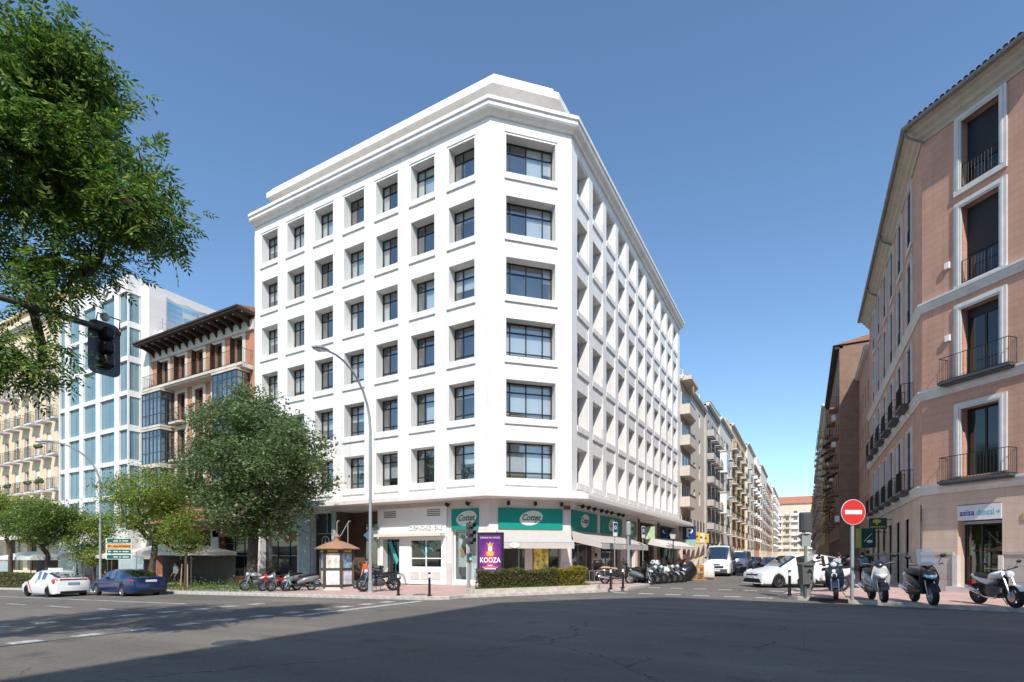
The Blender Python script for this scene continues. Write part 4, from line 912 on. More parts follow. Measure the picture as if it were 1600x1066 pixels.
def tree(name, label, base_, trunk, blobs, ntar, leaf, lm, tr, seed, cat='tree', group=None, cluster=.45, per=40, fan=False, tip=.012, bend=.15, comp=None, big=1.0):
    rs = np.random.RandomState(seed); t = thing(name, label, cat, base_, group=group)
    vol = np.array([b[3]*b[4]*b[5]*(b[6] if len(b) > 6 else 1) for b in blobs]); blobs = [b[:6] for b in blobs]; pick = rs.choice(len(blobs), ntar, p=vol/vol.sum()); B_ = np.array(blobs)[pick]
    u = unit(ntar, rs)*(rs.uniform(.08,1,(ntar,1))**(1/2.6)); T = B_[:,:3]+u*B_[:,3:6]
    nodes = [Vector(p) for p in trunk]; par = [-1]+list(range(len(trunk)-1)); tips = []
    top = nodes[-1]; start = max(1, len(trunk)//2)
    order = np.argsort(np.linalg.norm(T-np.array(top),axis=1)); arr = [tuple(p) for p in nodes]
    for q in order:
        g = T[q]; A_ = np.array(arr); dd = np.linalg.norm(A_-g,axis=1)+.25*np.maximum(0, A_[:,2]-g[2]); dd[:start] += 3; j = int(np.argmin(dd))
        p = Vector(arr[j]); gv = Vector(g); L = (gv-p).length; n = max(1, int(L/.5)); prev = j
        for k in range(1, n+1):
            x = p.lerp(gv, k/n)+Vector(rs.normal(size=3)*bend*.5*(0 if k == n else 1)); x.z += math.sin(k/n*math.pi)*L*.06
            arr.append(tuple(x)); par.append(prev); prev = len(arr)-1
        tips.append(prev)
    N = len(arr); cnt = np.zeros(N)
    for q in tips: cnt[q] += 1
    for i in range(N-1, 0, -1): cnt[par[i]] += cnt[i]
    rad = tip*np.maximum(cnt,1)**.48; k0 = tr/rad[0]
    rad = np.where(cnt > ntar*.25, rad*np.clip(k0,.5,3)**((cnt-ntar*.25)/(ntar*.75)), rad); rad = np.minimum(rad, tr)
    rad[0] = tr*1.25
    mb = MB()
    for i in range(1, N):
        n = 9 if cnt[i] > ntar*.15 else (5 if cnt[i] > 3 else 3); r0 = min(rad[par[i]], rad[i]*1.35)
        mb.tube([arr[par[i]], arr[i]], [r0 if par[i] else rad[0], rad[i]], n, cap=False)
    mb.build('trunk', BARK, t, smooth=60)
    A_ = np.array(arr); tp = A_[tips]; prv = A_[[par[q] for q in tips]]
    k = rs.randint(int(per*.5), int(per*1.5), len(tp)); idx = np.repeat(np.arange(len(tp)), k); f = rs.uniform(0,1,(len(idx),1))
    pts = tp[idx]*(1-f*.6)+prv[idx]*f*.6+rs.normal(size=(len(idx),3))*np.array([cluster,cluster,cluster*.6])
    if comp:
        dirs = pts-tp[idx]*.5-prv[idx]*.5+rs.normal(size=pts.shape)*.25; dirs[:,2] -= .12
        me = compound('crown', pts, dirs, lm, rs, **comp)
    else: me = leaf_mesh('crown', pts, leaf[0], leaf[1], lm, rs)
    o = obj('crown', me, t); t.scale = (big,)*3; return t
ASH = leafmat('ash_leaf', (.035,.085,.016), (.085,.18,.03), (.28,.35,.06))
ELM = leafmat('elm_leaf', (.055,.095,.035), (.115,.18,.065), (.26,.32,.13))
LOC = leafmat('locust_leaf', (.08,.14,.02), (.17,.25,.035), (.38,.42,.06))
DRK = leafmat('street_leaf', (.05,.095,.02), (.10,.17,.035), (.22,.28,.05))
# the near ash whose crown hangs into the frame at the upper left; its trunk stands left of the view
tree('ash_tree', 'leafy ash tree overhanging the avenue at the upper left', (-14.0,-1.0,0), [(0,0,0),(.05,.1,1.6),(.1,.25,3.2),(.2,.4,4.4)],
     [(2.75,4.6,8.5,1.5,1.1,1.3,3),(4.0,5.35,7.9,.8,.8,.7,3.2),(3.3,5.0,9.6,.8,.8,.8,3),(4.6,5.6,7.2,.55,.5,.55,3),(1.6,3.8,6.9,1.0,.9,.7,3),(2.3,4.15,4.75,.9,.7,.5,3.5),(3.05,4.65,4.9,.6,.5,.4,3.5),(3.0,4.8,6.3,.7,.6,.45,3),(3.5,5.1,6.9,.9,.8,.5,2.5),(0,1.5,8.3,3.4,3,2.4,.35),(-2,4,7.5,2.5,2,2,.35)], 450, None, ASH, .27, 5, per=30, cluster=.2, comp=dict(L=.25,leaflet=.108,w=.038,pairs=4), tip=.011)
tree('elm_tree', 'large dark green elm in front of the orange brick house', G(-28.3,19.3), [(0,0,0),(.1,.1,1.2),(.15,.1,2.4),(.1,.2,3.4)],
     [(0.3,0,6.2,3.2,2.6,2.6),(3.2,-.3,5.6,2.0,1.8,1.9),(-2.6,.2,5.6,2.0,2.0,1.9),(-.8,.2,8.4,2.3,2.0,1.5),(1.8,0,3.6,2.2,1.7,1.2),(-.4,-.8,3.6,2.2,1.4,1.2),(4.2,-.2,7.0,1.0,1,.8)], 420, (.16,.085), ELM, .24, 9, per=130, cluster=.34, big=1.22)
tree('locust_tree', 'yellow green locust tree behind the blue saloon', G(-37.4,18.6), [(0,0,0),(.05,0,1.2),(.1,.1,2.2),(.15,.1,2.9)],
     [(0,0,5.0,2.9,2.2,1.5),(-1.8,-.5,4.4,1.6,1.4,1.0),(1.8,.3,5.3,1.6,1.4,1.0),(.4,0,3.4,1.6,1.3,.9)], 210, (.13,.055), LOC, .15, 4, per=100, cluster=.34, big=1.22)
tree('young_locust_tree', 'young bright green tree held by wooden stakes', G(-32.1,17.8), [(0,0,0),(.02,0,.8),(.05,0,1.6)],
     [(.1,0,3.1,1.1,1.0,.7),(-.4,0,2.4,.9,.8,.5),(.6,0,3.9,.6,.6,.5)], 60, (.12,.05), LOC, .06, 6, per=80, cluster=.26, big=1.18)
tree('street_tree', 'round dark green street tree behind the white taxi', G(-54.0,19), [(0,0,0),(.05,0,1.3),(.1,0,2.1)],
     [(-.6,0,4.2,3.2,2.2,1.5),(1.5,.2,4.9,1.5,1.2,1.0),(-2.2,0,4.6,1.6,1.5,1.0)], 190, (.16,.08), DRK, .14, 8, per=95, cluster=.38, big=1.22)
tree('garden_tree', 'low bushy light green tree beside the lamp post', G(-50.5,20.8), [(0,0,0),(.0,0,.8),(.05,0,1.4)],
     [(0,0,3.0,1.9,1.5,1.6),(1.0,0,4.3,1.2,1,1.0)], 110, (.15,.07), LOC, .09, 12, per=90, cluster=.34, big=1.15)
tree('yellow_tree', 'yellowish tree cut by the left edge of the picture', G(-63,19.5), [(0,0,0),(.0,0,1.5),(.05,0,2.6)],
     [(0,0,6.0,3.0,2.2,1.6),(2.0,0,5.0,2,1.5,1.2)], 120, (.2,.09), LOC, .14, 13, per=90, cluster=.42, big=1.15)
for dx in (-.35,.38): tag(MB().tube([(dx,-.1,0),(dx*.8,-.05,1.55)],.035,6).build('tree_stake', mat('stake_wood',(.42,.27,.14),.8,.15), loc=G(-32.1,17.8)), 'wooden stake %s of the young tree' % ('left' if dx < 0 else 'right'), 'stake', 'stakes of the young tree')
def hedge(name, label, path, w, h, z, lm, n, seed, size=(.07,.04), jag=.06):
    rs = np.random.RandomState(seed); t = thing(name, label, 'hedge', (path[0][0], path[0][1], z))
    a = np.array(path[0]); b = np.array(path[1]); L = np.linalg.norm(b-a); d = (b-a)/L; nn = np.array([-d[1], d[0]])
    s = rs.uniform(0,1,n); f = rs.randint(0,4,n)
    al = rs.uniform(0,L,n); ac = rs.uniform(-w/2,w/2,n); hz = rs.uniform(0,h,n)
    wob = jag*np.sin(al*3.1+seed)+jag*.6*np.sin(al*7.7)
    ac = np.where(f==0, -w/2+rs.normal(0,.035,n), ac); ac = np.where(f==1, w/2+rs.normal(0,.035,n), ac); hz = np.where(f>=2, h+wob+np.abs(rs.normal(0,.04,n))*rs.choice([-1,1],n), np.minimum(hz, h+wob))
    ends = rs.uniform(0,1,n) < .06; al = np.where(ends, rs.choice([0.,L],n)+rs.normal(0,.03,n), al)
    P = np.stack([d[0]*al+nn[0]*ac, d[1]*al+nn[1]*ac, hz], 1)
    obj('foliage', leaf_mesh('foliage', P, size[0], size[1], lm, rs, droop=0), t)
    q = Vector((d[0],d[1],0)); M = Matrix.Rotation(math.atan2(d[1],d[0]),4,'Z')
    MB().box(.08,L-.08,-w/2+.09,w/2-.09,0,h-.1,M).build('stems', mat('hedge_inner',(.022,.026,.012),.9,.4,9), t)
    return t
HG = leafmat('hedge_leaf', (.06,.085,.02), (.13,.15,.04), (.32,.25,.11)); HY = leafmat('hedge_yellow', (.12,.13,.015), (.30,.26,.03), (.48,.38,.06))
dv = (.62,.78)
hedge('hedge', 'long clipped green hedge in the corner planter in front of the poster', ((-12.36,19.2),(-10.0,21.87)), .8, .84, zg(-11)+.2, HG, 12000, 3)
hedge('hedge', 'short yellow variegated hedge at the right end of the corner planter', ((-9.92,21.96),(-9.0,23.0)), .8, .86, zg(-9.5)+.2, HY, 5000, 4)
hedge('hedge', 'clipped green hedge along the kerb by the left edge', ((-66,17.6),(-45.5,17.6)), 1.0, 1.1, zg(-55)+.1, HG, 11000, 5, (.13,.08))
pl = thing('planter', 'granite edged planter under the corner hedge', 'planter', (-10.6, 21, zg(-10.6)+.13)); pl.rotation_euler[1] = -.022
cpts = [(-12.6,18.75),(-12.2,18.55),(-8.35,22.9),(-8.45,23.5),(-9.1,23.7),(-13.0,19.4)]
k_ = 0
for (x0,y0),(x1,y1) in zip(cpts, cpts[1:]+cpts[:1]):
    L = math.hypot(x1-x0,y1-y0); n = max(1, round(L/.95)); an = math.atan2(y1-y0,x1-x0)
    for i in range(n):
        c = ((x0+(x1-x0)*(i+.5)/n)-pl.location.x, (y0+(y1-y0)*(i+.5)/n)-pl.location.y, rng.uniform(-.004,.004)); MB().box(-L/n/2+.006,L/n/2-.006,-.1,.1,-.02,.2).build('border_stone', GRAN, pl, loc=c, rz=an)
MB().prism([(x-pl.location.x,y-pl.location.y) for x,y in cpts], -.02, .15).build('soil', mat('soil',(.10,.075,.05),.95,.3,8), pl)
rs = np.random.RandomState(2); n_ = 1500; u_ = rs.uniform(.2,5.6,n_); v_ = rs.uniform(.08,.25,n_)
P = np.stack([-12.2+.663*u_-.749*v_+10.6, 18.55+.749*u_+.663*v_-21, rs.uniform(.12,.26,n_)],1)
obj('grass', leaf_mesh('grass', P, .16, .02, leafmat('grass_blade',(.06,.11,.015),(.12,.2,.03),(.25,.3,.08)), rs, droop=-.9), pl)['kind'] = 'stuff'
MB().tube([(0,0,0),(0,0,.75)],.012,4).tube([(.55,.6,0),(.55,.6,.75)],.012,4).tube([(0,0,.72),(.55,.6,.72)],.012,4).tube([(.18,.2,0),(.18,.2,.72)],.01,4).tube([(.37,.4,0),(.37,.4,.72)],.01,4).build('planter_railing', GREYM, pl, loc=(1.75,2.45,.1))
# ground cover and railing of the beds on the left
rs = np.random.RandomState(7); n_ = 6000; X_ = rs.uniform(-44,-25.5,n_); P = np.stack([X_,rs.uniform(17.2,19.2,n_),.13+.022*(X_+7.2)+np.abs(rs.normal(0,.25,n_))],1)
tag(obj('ground_cover', leaf_mesh('ground_cover', P, .11, .045, DRK, rs, droop=-.3)), kind='stuff')
# ------------------------------------------------------------------ vehicles
def paint(name, c, rough=.28, var=.03): return mat(name, c, rough, var, 2, spec=.5, coat=.6)
CARGL = glass('car_glass', (.28,.34,.36), 1.0)
WMESH = {}
def wheel(par, x, y, r, w, rimm, side, spokes=7, disc=True):
    k = (round(r,3), w, spokes)
    if k not in WMESH:
        M = Matrix.Rotation(R(90),4,'X')
        t_ = MB().lathe([(r*.66,-w/2),(r*.9,-w/2),(r*.985,-w*.36),(r,-w*.15),(r,w*.15),(r*.985,w*.36),(r*.9,w/2),(r*.66,w/2)], 24, M, cap=False).mesh('tyre', RUB, 40)
        rm = MB().lathe([(r*.67,-w*.48),(r*.64,-w*.40),(r*.60,-w*.1),(r*.6,w*.1),(r*.64,w*.40),(r*.67,w*.48)], 24, M, cap=False)
        for i in range(spokes):
            Q = Matrix.Rotation(2*math.pi*i/spokes,4,'Y')
            for sg in (-1,1): rm.prism([(r*.1,-r*.055),(r*.64,-r*.035),(r*.64,r*.035),(r*.1,r*.055)], sg*w*.30, sg*w*.42, 'y', Q)
        rm.lathe([(r*.16,-w*.44),(r*.16,w*.44)], 12, M)
        bk = MB().lathe([(r*.62,-w*.1),(r*.62,w*.1)], 20, M).mesh('brake', BLACK)
        WMESH[k] = (t_, rm, bk)
    t_, rm, bk = WMESH[k]
    kk = k+(rimm.name,)
    if kk not in WMESH: WMESH[kk] = rm.mesh('rim', rimm)
    o = obj('wheel', t_, par, loc=(x,y,r)); sub('rim', WMESH[kk], o)
    if disc: sub('brake_disc', bk, o)
    return o
def car(name, label, loc, rz, st, col, wheels, rims, r=.32, group=None, plates=True):
    # st: (x, w, zlow, zbelt, zroof|None, wroof, tag of the span that follows)
    t = thing(name, label, 'van' if 'van' in name else 'car', loc, rz, group)
    def sec(s):
        x, w, zl, zb_, zr, wr = s[:6]
        if zr is None:
            h = [(w*.95,zl),(w,zl+.12),(w,(zl+zb_)/2+.08),(w*.965,zb_-.05),(w*.90,zb_),(w*.55,zb_+.035),(0,zb_+.05)]
        else: h = [(w*.95,zl),(w,zl+.12),(w,(zl+zb_)/2+.08),(w*.97,zb_-.03),(w*.93,zb_),(wr,zr-.05),(0,zr)]
        if zr is not None: h = h[:5]+[(wr,zr-.07),(wr*.8,zr-.01),(0,zr+.01)]
        else: h = h[:5]+[(w*.72,zb_+.025),(w*.5,zb_+.04),(0,zb_+.055)]
        return [(x,y,z) for y,z in h]+[(x,-y,z) for y,z in h[-2::-1]]
    S = [sec(s) for s in st]; q = len(S[0]); body = MB(); G = {}
    for i in range(len(st)-1):
        tg = st[i][6] if len(st[i]) > 6 else ''
        for k in range(q-1):
            f = [S[i][k],S[i+1][k],S[i+1][k+1],S[i][k+1]]; kind = None
            side = k in (4, q-6); top = 5 <= k <= q-7
            if tg == 'W' and top: kind = 'windscreen'
            elif tg == 'R' and top: kind = 'rear_window'
            elif tg == 'S' and side: kind = 'side_window'
            elif tg in ('W','R') and side: kind = None
            elif tg == 'P' and side: kind = 'pillar'
            (G.setdefault(kind, MB()) if kind else body).quad(*f)
    body.add(S[0], [tuple(range(q))]); body.add(S[-1], [tuple(range(q))[::-1]])
    import bmesh
    me = body.mesh('body', col, 35); bm = bmesh.new(); bm.from_mesh(me); bmesh.ops.remove_doubles(bm, verts=bm.verts, dist=.001); bmesh.ops.recalc_face_normals(bm, faces=bm.faces); bm.to_mesh(me); bm.free()
    me.polygons.foreach_set('use_smooth', [True]*len(me.polygons)); me.set_sharp_from_angle(angle=R(38)); obj('body', me, t)
    for kd, g in G.items(): g.build(kd, CARGL if kd != 'pillar' else BLACK, t)
    x0, x1 = st[0][0], st[-1][0]; w = max(s[1] for s in st)
    MB().box(min(x0,x1)+.12, max(x0,x1)-.12, -w*.80, w*.80, .2, .62).build('underbody', BLACK, t)
    MB().box(-.9,.7,-w*.78,w*.78,.62,.95).build('cabin_interior', mat('car_interior',(.03,.03,.032),.9,.2), t)
    for sx in (-.45,.35):
        for sy in (-.36,.36): MB().loft([(-.07,0,0,.22,.3),(.07,0,.0,.2,.28)],10,Matrix.Translation((sx,sy,1.05))).build('seat', mat('seat_grey',(.05,.05,.055),.9,.1), t)
    for x, y in wheels: wheel(t, x, y, r, .2, rims, 1)
    return t
def mirror(t, x, y, z, m): 
    s = 1 if y > 0 else -1
    MB().loft([(-.06,y+s*.11,z,.09,.06),(.02,y+s*.11,z+.01,.10,.075),(.09,y+s*.10,z,.06,.05)],10).tube([(0,y-s*.05,z-.05),(0,y+s*.05,z-.02)],.025,5).build('wing_mirror', m, t)
def arch(xc, w, r, zl, belt, dx=.0):   # stations around a wheel, front to rear is decreasing x
    return [(xc+r*1.14,w,zl,belt(xc+r*1.14)),(xc+r*1.0,w,r*1.05,belt(xc+r)),(xc+r*.62,w,r*1.78,belt(xc+.2)),(xc,w*1.005,r*2.14,belt(xc)),(xc-r*.62,w,r*1.78,belt(xc-.2)),(xc-r*1.0,w,r*1.05,belt(xc-r)),(xc-r*1.14,w,zl,belt(xc-r*1.14))]
def lerp(pts):
    xs = sorted(pts); 
    def f(x):
        if x <= xs[0][0]: return xs[0][1]
        for (a,b),(c,d) in zip(xs,xs[1:]):
            if x <= c: return b+(d-b)*(x-a)/(c-a)
        return xs[-1][1]
    return f
def build_car(name, label, loc, rz, col, L, W, H, belt, roof, spans, wb_, rims, r=.32, fo=.85, zl=.2, group=None):
    # belt: (x,z) list; roof: (x,z) list for cabin; spans: [(x0,x1,tag)] ; stations merged from arches, roof breaks
    w = W/2; fb = lerp(belt); rf = lerp(roof); xr0, xr1 = min(p[0] for p in roof), max(p[0] for p in roof)
    xf = L/2; fx = xf-fo; rx = fx-wb_
    base_st = {}
    for s in arch(fx,w,r,zl,fb)+arch(rx,w,r,zl,fb): base_st[round(s[0],3)] = s[2]
    xs = set(base_st) | {round(x,3) for sp in spans for x in sp[:2]} | {round(p[0],3) for p in roof}
    zlow = lerp([(x,z) for x,z in base_st.items()])
    st = []
    xs = sorted(xs, reverse=True)
    ends = [xf, xf-.06, xf-.22]; tail = [-xf+.2, -xf+.05, -xf]
    xs = ends+[x for x in xs if -xf+.22 < x < xf-.24]+tail
    for x in xs:
        tp = {xf:.80, xf-.06:.90, xf-.22:.965, -xf:.84, -xf+.05:.92, -xf+.2:.975}.get(x, 1)
        zz = zlow(x) if -xf+.25 < x < xf-.25 else zl+.04*(1 if abs(x) > xf-.1 else 0)
        cab = xr0-1e-6 <= x <= xr1+1e-6
        zr = rf(x) if cab else None
        if cab and zr-fb(x) < .06: zr = None
        wr = w*(.78-.02*max(0,(H-(zr or H))*4)) if zr else 0
        tg = ''
        for a, b, g in spans:
            if max(a,b) > x-1e-6+.001 and min(a,b) < x-.002 and x <= max(a,b)+1e-6: tg = g
        bz = fb(x)-(.10 if x in (xf,-xf) else 0)
        st.append((x, w*tp, zz, bz, zr, wr, tg))
    t = car(name, label, loc, rz, st, col, [(fx,w-.1),(fx,-w+.1),(rx,w-.1),(rx,-w+.1)], rims, r, group)
    t['_fx'] = fx; t['_rx'] = rx
    return t
WP = paint('white_car_paint', (.78,.78,.77)); BP = paint('blue_car_paint', (.004,.017,.075)); DP = paint('dark_car_paint', (.02,.02,.022)); SP = paint('silver_car_paint', (.36,.37,.38), .3)
ZR = .0
# taxi: white liftback with a red stripe on the front door, seen from behind
def hd(dx, dy): return math.atan2(dy, dx)
tx = build_car('taxi', 'white taxi with red diagonal door stripe near the left edge', G(-37.6,13.6,0), hd(-1,.0), WP, 4.45, 1.75, 1.49,
    [(-2.23,1.0),(-1.9,1.04),(-.9,.98),(1.1,.88),(1.5,.82),(2.23,.62)], [(-2.0,1.06),(-1.5,1.28),(-.5,1.47),(.1,1.49),(.55,1.40),(1.35,.90)], [(1.35,.55,'W'),(.42,-.28,'S'),(-.28,-.36,'P'),(-.36,-1.1,'S'),(-.95,-2.0,'R')], 2.70, BLACK, .31)
MB().prism([(1.05,.86),(1.17,.86),(.72,.28),(.60,.28)], .868, .886, 'y').prism([(1.05,.86),(1.17,.86),(.72,.28),(.60,.28)], -.886, -.868, 'y').build('door_stripe', mat('taxi_red',(.55,.03,.02),.35,.02), tx)
MB().box(-.12,.12,-.3,.3,1.49,1.60).build('roof_light', PURE, tx, loc=(.0,0,0))
for s in (-1,1): MB().loft([(-2.2,s*.70,.86,.05,.14),(-2.05,s*.78,.88,.1,.2),(-1.85,s*.83,.9,.03,.12)],10).build('tail_light', REDL, tx); mirror(tx, .95, s*.86, .98, WP)
MB().box(-2.235,-2.16,-.62,.62,.96,1.03).build('light_bar', REDL, tx); MB().box(-2.25,-2.2,-.26,.26,.72,.84).build('number_plate', mat('blue_plate',(.25,.38,.48),.4,.05), tx)
MB().box(-2.24,-2.0,-.6,.6,.22,.36).build('bumper_insert', BLACK, tx)
bs = build_car('saloon_car', 'dark blue saloon waiting by the kerb beside the lamp post', G(-33.1,15.25,0), hd(-1,.0), BP, 4.75, 1.83, 1.46,
    [(-2.38,.98),(-1.9,1.04),(-1.2,1.0),(1.0,.92),(1.4,.86),(2.38,.64)], [(-1.85,1.05),(-1.2,1.30),(-.5,1.45),(.1,1.46),(.5,1.40),(1.2,.93)], [(1.2,.5,'W'),(.4,-.32,'S'),(-.32,-.40,'P'),(-.40,-1.2,'S'),(-.9,-1.85,'R')], 2.80, ALLOY, .32)
for s in (-1,1): MB().loft([(-2.36,s*.62,.86,.16,.07),(-2.2,s*.74,.88,.16,.09),(-1.95,s*.88,.88,.03,.06)],10).build('tail_light', REDL, bs); mirror(bs, .85, s*.9, .98, BP)
MB().box(-2.40,-2.34,-.27,.27,.80,.92).build('number_plate', PLATE, bs); MB().box(-2.39,-2.2,-.7,.7,.2,.36).build('bumper_insert', BLACK, bs)
# white people carrier nosing out of the parking bay
vd = (-.78,-.63)
vs_ = build_car('people_carrier', 'white people carrier with black lower grille at the mouth of the side street', (-.55,31.4,ZR), hd(*vd), WP, 4.46, 1.79, 1.64,
    [(-2.23,1.05),(-1.0,1.02),(.95,.98),(1.4,.92),(1.9,.82),(2.23,.70)], [(-2.15,1.10),(-1.95,1.50),(-1.2,1.62),(-.1,1.64),(.35,1.55),(1.3,.96)], [(1.3,.35,'W'),(.55,-.25,'S'),(-.25,-.33,'P'),(-.33,-1.2,'S'),(-1.2,-1.28,'P'),(-1.28,-1.9,'S'),(-1.95,-2.15,'R')], 2.78, DKGREY, .335)
for s in (-1,1):
    MB().loft([(2.16,s*.50,.70,.10,.05),(2.02,s*.66,.77,.16,.085),(1.7,s*.83,.86,.05,.05)],10).build('headlight', LAMPGLASS, vs_)
    MB().loft([(2.17,s*.72,.42,.09,.06),(2.0,s*.80,.42,.06,.05)],8).build('fog_light', DKGREY, vs_); mirror(vs_, .75, s*.9, 1.05, WP)
MB().prism([(-.56,.44),(.56,.44),(.72,.24),(-.72,.24)], 2.13, 2.245, 'x').build('lower_grille', BLACK, vs_); MB().box(2.18,2.24,-.45,.45,.60,.66).build('upper_grille', BLACK, vs_)
MB().box(2.24,2.265,-.26,.26,.46,.57).build('number_plate', PLATE, vs_); MB().box(2.16,2.25,-.78,.78,.19,.235).build('bumper_lip', PURE, vs_)
MB().ball((2.22,0,.68),(.03,.09,.06),10,6).build('badge', CHROME, vs_); vs_.scale = (1.05,1.05,1.05)
# vans and cars parked further up the street
def van(label, loc, rz, L=5.4, W=2.02, H=2.45, group='vans up the side street'):
    t = build_car('van', label, loc, rz, WP, L, W, H, [(-L/2,1.25),(1.3,1.2),(L/2-.5,1.10),(L/2,.85)], [(-L/2,H-.04),(-L/2+.3,H),(.9,H),(1.25,H-.12),(L/2-.65,1.22)], [(L/2-.65,1.25,'W'),(1.2,.35,'S')], 3.2, DKGREY, .34, fo=.95, zl=.24, group=group)
    for s in (-1,1):
        MB().loft([(L/2-.02,s*.72,.82,.12,.10),(L/2-.2,s*.86,.95,.13,.18),(L/2-.5,s*.97,1.05,.03,.08)],10).build('headlight', LAMPGLASS, t); mirror(t, 1.55, s*1.05, 1.45, BLACK)
    MB().box(L/2-.08,L/2+.02,-.78,.78,.28,.58).build('bumper', DKGREY, t); MB().box(L/2-.05,L/2+.015,-.5,.5,.66,.82).build('grille', BLACK, t); MB().box(L/2+.012,L/2+.03,-.26,.26,.42,.54).build('number_plate', PLATE, t)
    MB().box(L/2-.02,L/2+.01,-.25,.25,.9,.98).build('bonnet_emblem', mat('emblem_blue',(.05,.1,.3),.4,0), t)
    return t
van('large white van facing the camera beside the orange barriers', (-6.05,46.4,ZR), hd(.02,-1))
van('smaller white van parked behind the large one', (-5.6,57,ZR), hd(.0,-1), 4.9, 1.95, 2.1)
def small_car(label, loc, rz, col, rims=ALLOY):
    t = build_car('parked_car', label, loc, rz, col, 4.2, 1.76, 1.48, [(-2.1,.98),(-1.2,.98),(1.0,.92),(1.5,.84),(2.1,.64)], [(-2.0,1.02),(-1.6,1.38),(-.8,1.47),(0,1.48),(.45,1.40),(1.2,.93)], [(1.2,.45,'W'),(.4,-.3,'S'),(-.3,-.38,'P'),(-.38,-1.4,'S'),(-1.6,-2.0,'R')], 2.55, rims, .31, group='cars along the side street')
    for s in (-1,1): MB().loft([(2.06,s*.5,.66,.12,.06),(1.85,s*.72,.76,.12,.08),(1.6,s*.83,.82,.03,.05)],8).build('headlight', LAMPGLASS, t); MB().loft([(-2.09,s*.68,.8,.1,.12),(-1.9,s*.8,.85,.04,.12)],8).build('tail_light', REDL, t); mirror(t,.85,s*.86,.98,col)
    MB().box(2.05,2.115,-.5,.5,.3,.5).build('grille', BLACK, t); MB().box(2.10,2.12,-.26,.26,.4,.5).build('number_plate', PLATE, t)
    return t
small_car('white car behind the smaller van', (-5.6,65,ZR), hd(0,-1), WP)
small_car('dark car far up the street left of the white people carrier', (-3.4,66,ZR), hd(.1,-1), DP)
small_car('silver car parked on the shaded side behind the people carrier', (.9,44,ZR), hd(0,-1), SP)
small_car('black car parked on the shaded side up the street', (1.1,51,ZR), hd(0,-1), DP)
small_car('distant white car in the middle of the street', (-3.0,95,ZR), hd(0,-1), WP)
small_car('distant dark car on the left of the street', (-6.2,84,ZR), hd(0,-1), DP)

